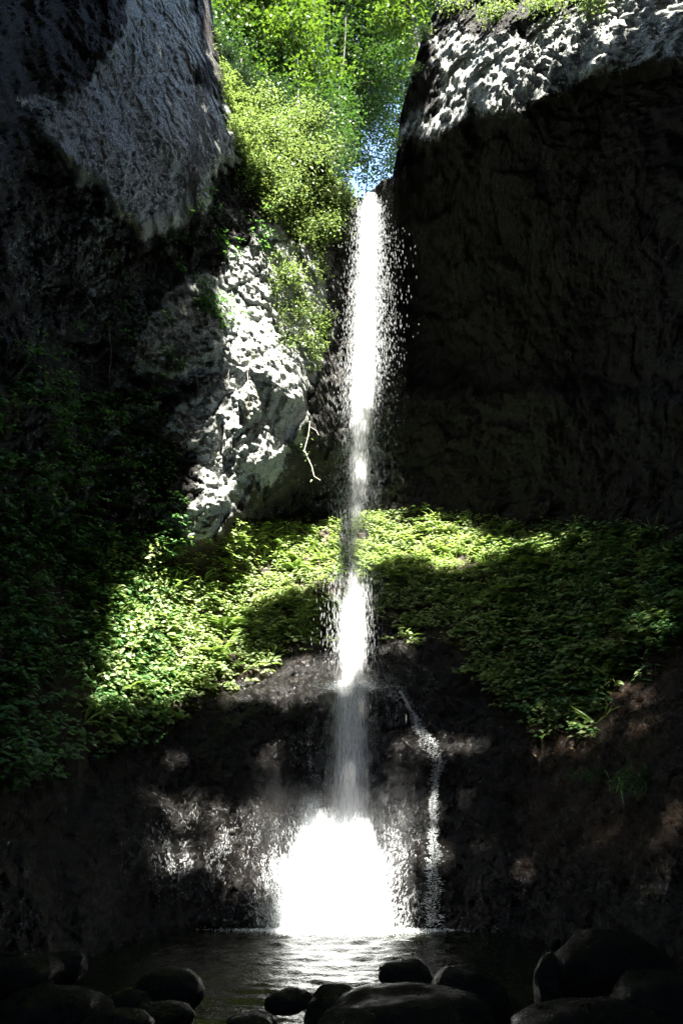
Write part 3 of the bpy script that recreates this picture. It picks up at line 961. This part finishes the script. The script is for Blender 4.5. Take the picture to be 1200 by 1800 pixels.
o = link('undergrowth', mesh_np('undergrowth', *rosettes(P, N, .09, .18, 13, up=.6)), M_VINE)
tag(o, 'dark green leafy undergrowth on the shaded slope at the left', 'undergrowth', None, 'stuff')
vw = sst(fbm(P1, .6, 3, 125), -.1, .25) * ((PX1 < 335) & (PY1 > 560) & (PY1 < 985)) * sst(PY1, 540, 760) * sst(-(PX1 + (900 - PY1) * .15 - 335), -10, 60)
P, N = scatter(vw, 1000)
o = link('climbing_plants', mesh_np('climbing_plants', *rosettes(P, N, .1, .19, 10, up=.35, lift=(.05, .35), droop=.45)), M_VINE)
tag(o, 'dark climbing plants hanging over the shaded rock wall at the left', 'climbing plants', None, 'stuff')
vw = sst(fbm(P1, .8, 3, 127), .0, .25) * (np.exp(-((PX1 - 330) / 80) ** 2 - ((PY1 - 520) / 90) ** 2) + .7 * np.exp(-((PX1 - 400) / 60) ** 2 - ((PY1 - 430) / 30) ** 2))
P, N = scatter(vw, 170)
o = link('climbing_plants', mesh_np('climbing_plants', *rosettes(P, N, .09, .17, 9, up=.35, lift=(.03, .25), droop=.5)), M_VINE)
tag(o, 'sparse green climbing plants round the small pale slab below the big slab', 'climbing plants', None, 'stuff')

# shrubs spilling over the left rim
def shrub(px, py, rad, n, label, hang=.6, m=M_SHRUB, lo=.06, hi=.145, group='shrubs spilling over the cliff rim', name='hanging_shrub'):
    c = surf(px, py)
    vis = (np.hypot(PX1 - px, (PY1 - py)) < 200)
    nrm = norm(np.array([-c[0], -c[1], 0.0]))
    root = empty(name, tuple(c), label, 'shrub', group)
    stems, ends = [], []
    ns = 9
    for k in range(ns):
        a = rng.uniform(0, 2 * np.pi)
        side = np.array([math.cos(a), math.sin(a) * .5, math.sin(a)])
        e = side * rad * rng.uniform(.5, 1.0) + nrm * rad * rng.uniform(.15, .55) + np.array([0, 0, -hang * rad * rng.uniform(0, .8)])
        mid_ = e * .5 + np.array([0, 0, .25 * rad]) + nrm * .1
        t = np.linspace(0, 1, 7)[:, None]
        path = (1 - t) ** 2 * 0 + 2 * t * (1 - t) * mid_ + t ** 2 * e
        stems.append((path, np.linspace(.018, .004, 7)))
        ends.append(path)
    link('stem', mesh_np('stem', *tubes(stems, 5), True), M_BARK, root)
    E = np.concatenate(ends)
    idx = rng.integers(0, len(E), n)
    P = E[idx] + rng.normal(0, rad * .24, (n, 3))
    D = norm(rng.normal(0, 1, (n, 3)) * np.array([1, 1, .5]) + np.array([0, 0, -.5 * hang]) + nrm * .4)
    Nn = norm(rng.normal(0, .4, (n, 3)) + np.array([0, 0, .8]) + nrm * .5)
    link('foliage', mesh_np('shrub_foliage', *leaf_geo(P, D, Nn, rng.uniform(lo, hi, n), .55)), m, root)
    return root

for px, py, rad, n, lab in (
        (418, 150, .75, 500, 'yellow green shrub highest on the left rim beside the pale rock ridge'),
        (468, 185, .95, 900, 'sunlit shrub on the left rim under the pale tree trunk'),
        (440, 230, .9, 700, 'bushy green shrub hanging over the top of the pale slab'),
        (530, 215, 1.0, 900, 'rounded sunlit shrub on the left rim nearest the dark trees'),
        (500, 285, 1.1, 1000, 'largest shrub in the middle of the hanging greenery left of the notch'),
        (565, 270, .9, 750, 'pale green shrub leaning out above the waterfall lip'),
        (545, 340, 1.0, 850, 'sunlit shrub spilling down beside the waterfall top'),
        (592, 350, .6, 420, 'small bright shrub touching the left edge of the waterfall lip'),
        (400, 105, .55, 380, 'low tuft of greenery on the mossy slope right of the pale ridge'),
        (455, 305, .8, 600, 'shrub hanging in half shade beside the right tip of the big slab'),
        (520, 410, .75, 560, 'shrub at the lower fringe of the rim greenery over the bright rock'),
        (485, 235, .8, 700, 'shrub in the thick of the greenery below the topmost bushes'),
        (480, 335, .8, 500, 'shrub with bare pale twigs above the sunlit rock strip'),
        (570, 390, .75, 480, 'lowest shrub of the rim hanging left of the falling water'),
        (500, 480, .7, 380, 'green shrub growing out of the sunlit rock below the rim greenery'),
        (528, 545, .85, 560, 'fresh green shrub hanging on the inner rock face near the fall'),
        (510, 605, .6, 280, 'small drooping shrub under the fresh green one on the rock face')):
    shrub(px, py, rad * 1.2, int(n * (3.2 if py < 420 else 1.7)), lab)
for px, py, rad, n, lab in (
        (790, 15, .7, 420, 'shrub drooping over the right rim next to the trees'),
        (880, 30, .8, 520, 'yellowish shrub hanging above the white sunlit rock band'),
        (960, 12, .7, 420, 'shrub on the right rim above the brightest rock'),
        (1040, 5, .6, 340, 'small shrub farthest right on the right rim')):
    shrub(px, py, rad, int(n * 1.8), lab, hang=1.0, group='shrubs along the right rim')
shrub(703, 215, .45, 190, 'small leafy sprig on the right edge of the notch', hang=1.0, group='shrubs along the right rim')
shrub(729, 125, .4, 200, 'small shrub clinging to the upper edge of the right cliff', hang=.8, group='shrubs along the right rim')
shrub(748, 62, .5, 300, 'shrub at the corner where the right rim meets the trees', hang=.8, group='shrubs along the right rim')
shrub(700, 255, .3, 90, 'lower leafy sprig at the foot of the notch edge', hang=1.2, group='shrubs along the right rim')
for px, py, rad, n, lab in (
        (255, 1030, .75, 520, 'broad leaved shrub at the left end of the sunlit ledge'),
        (230, 1100, .8, 560, 'tangled shrub with thin stems at the shade edge of the ledge'),
        (265, 960, .6, 220, 'pale leafed shrub below the dark climbing plants'),
        (190, 1170, .7, 420, 'shrub low on the left slope half in shade')):
    shrub(px, py, rad, n, lab, hang=.2, m=M_HERB, lo=.1, hi=.19, group='shrubs at the left of the ledge', name='shrub')

gz1 = sdf(PX1, PY1, [(374, 50), (405, 120), (470, 180), (545, 235), (600, 330), (607, 430), (540, 435), (470, 385), (430, 310), (398, 215)])
gz2 = sdf(PX1, PY1, [(500, 400), (560, 430), (578, 600), (545, 650), (505, 610), (470, 490)])
P, N = scatter((sst(-gz1, -8, 10) * sst(fbm(P1, 1.1, 3, 128), -.45, .0) + .7 * sst(-gz2, -8, 10) * sst(fbm(P1, 1.4, 3, 129), -.1, .2)), 1900)
o = link('hanging_greenery', mesh_np('hanging_greenery', *rosettes(P, N, .06, .13, 12, up=.3, lift=(.03, .3), droop=.6)), M_SHRUB)
tag(o, 'mat of small hanging plants covering the rim left of the notch', 'hanging plants', None, 'stuff')

# ferns
frond_me = None
def frond_mesh():
    t = np.linspace(0, 1, 26)
    L = 1.0
    rx = np.stack([t * L * .85, np.zeros_like(t), .55 * t - .62 * t ** 2], -1)
    Ps, Ds, Ns, Ss = [], [], [], []
    tan = norm(np.gradient(rx, axis=0))
    for k in range(3, 26):
        for s in (-1, 1):
            Ps.append(rx[k]); Ds.append(tan[k] * .45 + np.array([0, s, -.1])); Ns.append(np.array([0, 0, 1.0]) + tan[k] * .01)
            Ss.append(.26 * math.sin(math.pi * min(1, (t[k] * .82 + .14))) + .02)
    lf = leaf_geo(np.array(Ps), np.array(Ds), np.array(Ns), np.array(Ss), .3, False)
    st = tubes([(rx, np.linspace(.008, .003, 26))], 4)
    V, Fq = st
    tri = np.concatenate([Fq[:, [0, 1, 2]], Fq[:, [0, 2, 3]]])
    return mesh_np('frond', *cat_geo([(V, tri), lf]))
frond_me = frond_mesh()
frond_me.materials.append(M_FERN)
def fern(px, py, size, label, nf=8):
    c = surf(px, py)
    root = empty('fern', tuple(c + np.array([0, -.1, .15])), label, 'fern', 'ferns on the ledge')
    for k in range(nf):
        o = link('frond', frond_me, None, root)
        o.rotation_euler = (rng.uniform(-.15, .15), rng.uniform(-.45, .05), 2 * math.pi * k / nf + rng.uniform(-.25, .25))
        o.scale = (size * rng.uniform(.8, 1.15),) * 3
for a in ((395, 1115, 1.05, 'large sunlit fern at the bright edge of the ledge'),
          (370, 1160, .7, 'smaller sunlit fern below the large one'),
          (690, 1030, .8, 'fern in shade just right of the falling water'),
          (935, 1010, .9, 'broad fern in the dark greenery right of the bright leaves'),
          (895, 1050, .75, 'fern lower in the dark greenery at the right'),
          (1010, 965, .7, 'faintly lit fern near the right end of the ledge'),
          (1090, 950, .6, 'small bright tipped fern highest at the right'),
          (225, 1225, .7, 'fern at the lowest tip of the sunlit ledge'),
          (520, 1010, .7, 'fern among bright leaves at the upper shadow edge')):
    fern(*a)

# grass tufts on the right slope
def tuft(px, py, n, h, label, m=M_DRY):
    c = surf(px, py)
    P = c + rng.normal(0, 1, (n, 3)) * np.array([.3, .06, .05])
    D = norm(np.stack([rng.normal(0, .6, n), -np.abs(rng.normal(.5, .3, n)), rng.normal(-.2, .6, n)], -1))
    o = link('grass_tuft', mesh_np('grass_tuft', *leaf_geo(P, D, norm(np.array([[0, -.4, 1.0]]) + rng.normal(0, .3, (n, 3))), rng.uniform(.4, 1, n) * h, .06)), m)
    tag(o, label, 'grass tuft', 'grass tufts on the right slope')
tuft(1110, 1122, 260, .5, 'dry grass tuft catching the sun on the right slope')
tuft(1130, 1372, 220, .5, 'dim grass tuft hanging low on the right slope', M_VINE)
tuft(1050, 1360, 120, .35, 'thin grass tuft left of the dim hanging one', M_VINE)

# dead branches at the left, a hanging vine, pale strands
def branch(pixels, rad, label, off=.25, name='dead_branch', cat='branch'):
    pts = np.array([surf(a, c) + np.array([0, -off, .05]) for a, c in pixels])
    t = np.linspace(0, len(pts) - 1, 6 * len(pts))
    pts = np.stack([np.interp(t, np.arange(len(pts)), pts[:, k]) for k in range(3)], -1) + rng.normal(0, rad * .4, (len(t), 3))
    o = link(name, mesh_np(name, *tubes([(pts, np.linspace(rad, rad * .45, len(t)))], 6), True), M_TWIG if rad < .02 else M_BARK)
    return tag(o, label, cat)
branch([(14, 1285), (18, 1230), (20, 1195), (44, 1180), (50, 1150), (42, 1120)], .035, 'bent bare branch leaning over the dark left slope')
branch([(54, 1245), (58, 1215), (56, 1180)], .03, 'short bare stick beside the bent branch')
hv = empty('hanging_vine', tuple(surf(545, 740)), 'thin pale vine dangling from the rock edge over the dark cave', 'vine')
a0 = surf(545, 735)
vp = [pt(x, y, np.hypot(a0[0], a0[1]) - .5) for x, y in ((545, 735), (542, 760), (535, 785), (541, 800), (548, 815), (552, 832), (563, 839))]
vp2 = [pt(x, y, np.hypot(a0[0], a0[1]) - .5) for x, y in ((545, 745), (556, 752), (560, 760))]
V, F = tubes([(np.array(vp), .012), (np.array(vp2), .008)], 5)
o = link('stem', mesh_np('vine_stem', V - a0, F), M_TWIG, hv)
P = np.concatenate([np.array(vp)[1:4].repeat(7, 0), np.array(vp)[4:6].repeat(2, 0)]) + rng.normal(0, .07, (25, 3))
link('leaves', mesh_np('vine_leaves', *leaf_geo(P - a0, rdir(25), rdir(25, .2), rng.uniform(.07, .13, 25))), M_SHRUB, hv)
for px, y0, y1, lab in ((440, 640, 750, 'pale root strand hanging down the sunlit rock strip'), (404, 620, 690, 'pale strand hanging at the shade edge of the rock strip'), (350, 630, 700, 'thin pale strand below the small pale slab'), (200, 600, 700, 'dim strand hanging on the dark left wall')):
    branch([(px + rng.uniform(-3, 3), y) for y in np.linspace(y0, y1, 5)], .011, lab, .3, 'hanging_root', 'root')

# fallen leaves and small stones on the right slope
for px, py, s, lab in ((935, 1329, .11, 'pale yellow fallen leaf at the left end of the lit leaf litter patch'), (968, 1326, .09, 'orange fallen leaf in the middle of the lit litter patch'),
                       (1079, 1496, .13, 'large tan fallen leaf on the dark rock low at the right'), (1144, 1498, .1, 'whitish fallen leaf right of the large tan one'),
                       (1000, 1318, .08, 'small fallen leaf at the right end of the lit litter patch'), (715, 1245, .06, 'tiny leaf stuck to the wet rock beside the side cascade'),
                       (877, 1281, .08, 'fallen leaf lying alone between mossy rock and litter patch'), (955, 1352, .07, 'fallen leaf just below the lit litter patch')):
    c = surf(px, py) + np.array([0, -.06, .03])
    V, F = leaf_geo(np.zeros((1, 3)), np.array([[1, rng.uniform(-.3, .3), rng.uniform(-.3, .3)]]), np.array([[0, -.7, .7]]), [s], .7)
    o = link('fallen_leaf', mesh_np('fallen_leaf', V, F), None, None, tuple(c))
    o.data.materials.append(bpy.data.materials.get('yellow_leaf') or leaf_mat('yellow_leaf', (.4, .24, .06), (.55, .4, .16), .1))
    tag(o, lab, 'leaf', 'fallen leaves on the right slope')

# ------------------------------------------------------------------ boulders in the shallows
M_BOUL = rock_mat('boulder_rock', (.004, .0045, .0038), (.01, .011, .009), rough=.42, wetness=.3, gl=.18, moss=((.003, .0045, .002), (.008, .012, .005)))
import bmesh
def boulder(px, py, y, w, h, label, d=None, sharp=.12, rot=0.0):
    """px, py: middle of the stone; y: distance; w, h: width and height in metres"""
    bm = bmesh.new()
    bmesh.ops.create_icosphere(bm, subdivisions=4, radius=1)
    V = np.array([v.co for v in bm.verts])
    bm.verts.ensure_lookup_table()
    F = np.array([[v.index for v in f.verts] for f in bm.faces])
    bm.free()
    sd = rng.uniform(0, 90, 3)
    k = 1 + fbm(V + sd, .9, 3, 200) * .28 + fbm(V + sd, 3, 3, 210) * sharp * .4
    a, _, c = worley(V + sd, .9, 220)
    k = k - (a - .5) * sharp
    V = np.sign(V) * np.abs(V) ** .85
    V = V * k[:, None] * np.array([w / 2, (d or w * .8) / 2, h / 2])
    cr, sr = math.cos(rot), math.sin(rot)
    V = np.stack([V[:, 0] * cr - V[:, 2] * sr, V[:, 1], V[:, 0] * sr + V[:, 2] * cr], -1)
    x, yy, z = pdir(px, py)
    kk = y / yy
    loc = (float(x * kk), y, float(EYE + z * kk))
    o = link('boulder', mesh_np('boulder', V, F, True), M_BOUL, None, loc)
    return tag(o, label, 'boulder', 'boulders at the near edge of the pool')
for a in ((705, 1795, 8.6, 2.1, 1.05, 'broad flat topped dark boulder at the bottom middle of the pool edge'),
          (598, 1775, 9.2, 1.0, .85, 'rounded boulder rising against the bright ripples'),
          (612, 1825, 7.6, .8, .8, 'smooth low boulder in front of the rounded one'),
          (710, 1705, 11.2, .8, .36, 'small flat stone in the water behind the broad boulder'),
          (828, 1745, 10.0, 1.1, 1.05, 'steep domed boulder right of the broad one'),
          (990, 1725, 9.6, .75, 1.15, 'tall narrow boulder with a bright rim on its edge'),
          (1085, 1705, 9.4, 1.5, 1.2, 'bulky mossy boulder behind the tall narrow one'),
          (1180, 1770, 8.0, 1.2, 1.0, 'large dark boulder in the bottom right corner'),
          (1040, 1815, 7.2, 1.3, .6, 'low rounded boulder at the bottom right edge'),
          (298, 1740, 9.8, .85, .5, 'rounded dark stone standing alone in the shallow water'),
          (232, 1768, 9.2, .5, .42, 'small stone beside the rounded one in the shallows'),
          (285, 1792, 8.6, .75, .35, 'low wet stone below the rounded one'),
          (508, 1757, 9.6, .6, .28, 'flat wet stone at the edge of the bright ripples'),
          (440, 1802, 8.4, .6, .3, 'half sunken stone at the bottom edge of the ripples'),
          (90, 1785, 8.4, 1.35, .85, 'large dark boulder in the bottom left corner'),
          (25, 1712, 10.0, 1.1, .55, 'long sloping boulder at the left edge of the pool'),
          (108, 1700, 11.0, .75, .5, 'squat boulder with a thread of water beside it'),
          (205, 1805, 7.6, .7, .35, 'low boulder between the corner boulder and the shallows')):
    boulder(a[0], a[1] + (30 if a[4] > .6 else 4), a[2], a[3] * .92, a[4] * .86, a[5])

# ------------------------------------------------------------------ trees above the notch
def tree(px, py, y, top_py, rad, n, label, m, lean=0.0, leaf=(.12, .22), trunk=.1):
    x, yy, z = pdir(px, py)
    k = y / yy
    base = np.array([x * k, y, EYE + z * k])
    x2, yy2, z2 = pdir(px + lean, top_py)
    k2 = y / yy2
    top = np.array([x2 * k2, y, EYE + z2 * k2])
    h = top[2] - base[2]
    root = empty('broadleaf_tree', tuple(base), label, 'tree', 'trees above the notch')
    t = np.linspace(0, 1, 10)[:, None]
    wig = np.cumsum(rng.normal(0, .05, (10, 3)), 0) * np.array([1, 1, .2]) * t
    tr = (top - base) * t + wig * h * .15
    link('trunk', mesh_np('trunk', *tubes([(tr, np.linspace(trunk, trunk * .2, 10))], 8), True), M_TWIG if py == 265 else M_BARK, root)
    limbs, nodes = [], []
    for q in range(32):
        s = rng.uniform(max(.12, 1 - 2.6 * rad / h), 1.0)
        p0 = np.array([np.interp(s, t[:, 0], tr[:, c]) for c in range(3)])
        a = rng.uniform(0, 2 * np.pi)
        ln = rad * rng.uniform(.55, 1.1) * (1.15 - .5 * s)
        e = p0 + np.array([math.cos(a) * ln, math.sin(a) * ln, ln * rng.uniform(-.15, .55)])
        tt_ = np.linspace(0, 1, 6)[:, None]
        path = p0 + (e - p0) * tt_ + np.array([0, 0, 1]) * (tt_ * (1 - tt_)) * ln * .35 + rng.normal(0, .06, (6, 3)) * tt_
        limbs.append((path, np.linspace(trunk * .35, .012, 6)))
        for f in (.45, .7, .9, 1.0):
            c = np.array([np.interp(f, tt_[:, 0], path[:, g]) for g in range(3)])
            for _ in range(3):
                nodes.append(c + rng.normal(0, rad * .16, 3))
    tag(link('branches', mesh_np('branches', *tubes(limbs, 5), True), M_BARK, root), None, None, None, 'stuff')
    for s_ in rng.uniform(.15, 1, 40):
        nodes.append(np.array([np.interp(s_, t[:, 0], tr[:, c]) for c in range(3)]) + rng.normal(0, rad * .22, 3) * np.array([1, 1, .6]))
    nodes = np.array(nodes)
    nodes = nodes[rng.uniform(0, 1, len(nodes)) < .85]
    idx = rng.integers(0, len(nodes), n)
    cl = nodes[idx]
    P = cl + rng.normal(0, 1, (n, 3)) * np.array([.42, .42, .12]) * rad * .24
    D = norm((P - cl) + rng.normal(0, .5, (n, 3)) * np.array([1, 1, .5]) + np.array([0, 0, -.15]))
    Nn = norm(np.array([0, 0, 1.0]) + rng.normal(0, .45, (n, 3)))
    link('crown', mesh_np('crown', *leaf_geo(P, D, Nn, rng.uniform(leaf[0] * 1.4, leaf[1] * 1.4, n), .62, False)), m, root)

for a in ((532, 265, 25, 0, 2.2, 4200, 'bright green tree with a slender pale trunk on the left rim', M_TREE, -10, (.13, .24), .07),
          (425, 230, 25, -70, 2.6, 6500, 'bright green tree over the pale rock ridge at the top left', M_TREE, 0, (.13, .24)),
          (400, 190, 27, -160, 2.4, 6000, 'green tree half hidden behind the pale rock ridge', M_TREE, 0, (.13, .24)),
          (480, 260, 29, -90, 3.0, 7000, 'yellow green tree at the very top left of the gap', M_TREE, 20, (.14, .25)),
          (560, 310, 31, -60, 3.0, 7000, 'dark green tree behind the slender pale trunk', M_TREE2, 0, (.14, .25)),
          (570, 375, 33, 20, 3.4, 8000, 'dark tree in the middle of the gap', M_TREE2, 40, (.13, .25)),
          (596, 385, 36, 190, 2.6, 5200, 'dark low tree behind the waterfall lip', M_TREE2, 0, (.12, .22)),
          (700, 390, 38, 240, 2.6, 2900, 'dark tree at the lower right of the gap with sky showing through', M_TREE2, 10, (.12, .2), .05),
          (600, 390, 36, 110, 2.4, 2600, 'dark airy tree beside the patch of blue sky', M_TREE2, 50, (.12, .2), .06),
          (600, 380, 34, -50, 2.9, 5600, 'dark green tree at the upper middle of the gap', M_TREE2, 70, (.13, .24), .07),
          (765, 190, 27, -90, 2.7, 7000, 'sunlit tree leaning out from the right rim', M_TREE, -75, (.13, .24)),
          (730, 200, 31, -120, 2.8, 6000, 'tree crown at the top edge right of the gap', M_TREE, 0, (.14, .25)),
          (575, 350, 30, -140, 3.0, 6500, 'shaded tree crown at the top edge above the gap', M_TREE2, 60, (.14, .25), .07),
          (722, 390, 36, 40, 3.0, 5200, 'dark tall tree closing the gap beside the right rim', M_TREE2, -25, (.13, .22)),
          (640, 388, 40, 120, 3.0, 4200, 'far dark tree directly above the waterfall lip', M_TREE2, 20, (.12, .2), .06),
          (530, 310, 28, 120, 2.6, 5500, 'shaded tree right behind the rim shrubs', M_TREE2, 0, (.13, .22)),
          (470, 250, 27, 60, 2.2, 5000, 'low green tree behind the upper rim shrubs', M_TREE, 0, (.13, .22))):
    tree(*a[:5], int(a[5] * 1.35), *a[6:])

# bushes filling the floor of the wood between the trunks
P = []
for _ in range(150):
    px = rng.uniform(372, 592)
    y = rng.uniform(24, 37)
    lo = np.interp(px, [372, 470, 600, 650], [60, 200, 330, 345])
    c = pt(px, lo - rng.uniform(-10, 140) * (1 if px < 590 else .5), y)
    P.append(c + rng.normal(0, 1, (150, 3)) * np.array([.7, .7, .45]))
P = np.concatenate(P)
n = len(P)
o = link('woodland_undergrowth', mesh_np('woodland_undergrowth', *leaf_geo(P, rdir(n), norm(np.array([[0, -.3, 1.0]]) + rng.normal(0, .5, (n, 3))), rng.uniform(.12, .24, n), .6, False)), M_TREE2)
tag(o, 'dark bushes filling the wood between the trunks above the notch', 'undergrowth', None, 'stuff')

# ------------------------------------------------------------------ unseen leaf layer added overhead, gaps cut to place the sun patches
LIT = [
    [(352, -60), (378, -60), (384, 80), (420, 140), (620, 330), (615, 440), (575, 440), (520, 420), (480, 400), (440, 330), (400, 210), (388, 150), (362, 60)],
    [(470, 380), (565, 415), (590, 560), (590, 650), (572, 700), (560, 780), (500, 835), (450, 900), (440, 940), (375, 975), (325, 960), (330, 860), (345, 780), (385, 720), (400, 640), (388, 560), (390, 440), (420, 410)],
    [(330, 965), (400, 935), (480, 925), (560, 925), (700, 908), (800, 925), (850, 965), (925, 968), (860, 990), (780, 1008), (700, 985), (640, 1016), (560, 1036), (470, 1060), (430, 1095), (425, 1140), (400, 1180), (340, 1235), (230, 1285), (170, 1250), (200, 1190), (165, 1130), (180, 1070), (250, 1010), (300, 985)],
    [(688, 265), (680, 200), (770, 170), (745, 60), (760, -60), (1300, -60), (1300, 40), (1110, 55), (1000, 135), (930, 200), (830, 215), (790, 255)],
    [(480, 1640), (490, 1570), (515, 1525), (545, 1510), (640, 1515), (672, 1540), (685, 1580), (690, 1640)],
    [(430, 1175), (560, 1150), (600, 1180), (560, 1230), (450, 1230), (380, 1225)],
]
DAP = [(290, 1340, 35, 12), (275, 1400, 25, 22), (345, 1415, 50, 28), (290, 1465, 35, 18), (385, 1470, 35, 18), (300, 1508, 45, 20), (390, 1512, 40, 20), (455, 1455, 40, 45), (480, 1540, 40, 40), (430, 1550, 40, 25),
       (470, 1320, 38, 20), (700, 1140, 35, 14), (690, 1315, 14, 18), (725, 1310, 35, 22), (765, 1320, 20, 22), (820, 1298, 35, 22), (715, 1470, 45, 60), (690, 1570, 25, 60), (760, 1430, 12, 50),
       (1130, 1122, 45, 16), (1110, 1213, 30, 9), (1150, 1216, 30, 9), (1145, 1275, 38, 11), (1075, 1255, 14, 7), (1060, 1306, 32, 12), (950, 1280, 20, 10), (970, 1325, 50, 11), (1000, 1300, 30, 10),
       (920, 1390, 24, 10), (1050, 1447, 30, 8), (1150, 1440, 60, 10), (1100, 1455, 30, 8), (1115, 1555, 42, 18), (1185, 1540, 25, 16), (850, 1485, 22, 8), (920, 1530, 25, 10), (780, 1500, 14, 30),
       (950, 975, 20, 6), (1010, 962, 20, 7), (1093, 948, 9, 7), (1060, 1250, 20, 6), (1185, 1385, 30, 6), (820, 1400, 16, 8)]
nC = 300000
pc = np.stack([rng.uniform(-14, 25, nC), rng.uniform(-29, 12, nC), np.zeros(nC)], -1)
pc[:, 2] = 34 + rng.normal(0, 1.2, nC) + fbm(pc, .15, 2, 300) * 2.5
# keep the added leaves out of the camera's view
cx_, cy_ = proj(pc)
ok = ~((cy_ > -420) & (cy_ < 2200) & (cx_ > -300) & (cx_ < 1500))
pc = pc[ok]
sdn = -s_to
blk = np.ones(len(pc), bool)
hits = np.full((len(pc), 3), np.nan)
for i, p_ in enumerate(pc):
    h = bvh.ray_cast(Vector(p_), sdn)
    if h[0] is not None:
        hits[i] = h[0]
hx, hy = proj(np.nan_to_num(hits))
has = ~np.isnan(hits[:, 0])
jx, jy = vnoise(np.nan_to_num(hits), .9, 310) * 8 + fbm(np.nan_to_num(hits), .8, 3, 315) * 70 * sst(-hx, -330, -180) * (hy > 950), vnoise(np.nan_to_num(hits), .9, 311) * 6
lit = np.zeros(len(pc), bool)
for poly in LIT:
    lit |= sdf(hx + jx, hy + jy, poly) < 6
thin = np.zeros(len(pc), bool)
for ex, ey, ea, eb in DAP:
    thin |= ((hx + jx * .5 - ex) / (ea * .85 + 15)) ** 2 + ((hy + jy * .5 - ey) / (eb * .85 + 13)) ** 2 < 1
# the falling water itself
tq = (FY - pc[:, 1]) / sdn.y
Wp = pc + np.array(sdn)[None] * tq[:, None]
wx, wy = proj(Wp)
fx = fall_x(wy)
# share of sunlight the added leaves are thinned to let through along the fall; about 9 leaf layers overlie each other
Tw = np.interp(wy, [320, 335, 620, 690, 760, 900, 1000, 1040, 1070, 1150, 1180, 1205, 1512, 1535, 1560, 1780, 1800], [0, 1, 1, .55, .25, .1, .08, .3, 1, 1, .3, .012, .012, .3, 1, 1, 0])
keepf = np.clip(-np.log(np.clip(Tw, 1e-4, 1)) / 8.0, 0, 1)
veilT = np.maximum(sst(-sdf(hx, hy, SLAB), -5, 25) * .003, np.maximum(sst(-sdf(hx, hy, SLAB2), -5, 25) * .012, sst(70 - sdf(hx, hy, LIT[1]), 0, 60) * .02))
thin2 = (veilT > .003) & (rng.uniform(0, 1, len(pc)) > np.clip(-np.log(np.clip(veilT, 1e-4, 1)) / 8.0, 0, 1))
near = np.abs(Wp[:, 0] - fx) < np.where(wy > 1490, 1.6, .75)
col = near & (rng.uniform(0, 1, len(pc)) > keepf)
lit = ((lit | thin2 | (thin & (rng.uniform(0, 1, len(pc)) < .92))) & has) | col
pc2 = pc[~lit & (has | (pc[:, 1] < 8))]
n = len(pc2)
V, F = leaf_geo(pc2, rdir(n) * np.array([1, 1, .4]), norm(np.array(s_to)[None] + rng.normal(0, .35, (n, 3))), rng.uniform(.27, .46, n), .75, False)
o = link('shade_canopy', mesh_np('shade_canopy', V, F), M_CANOPY)
tag(o, 'unseen leaf layer added overhead to shade the gorge, gaps shaped for sun patches', 'shade canopy', None, 'stuff')
print('canopy leaves', n)
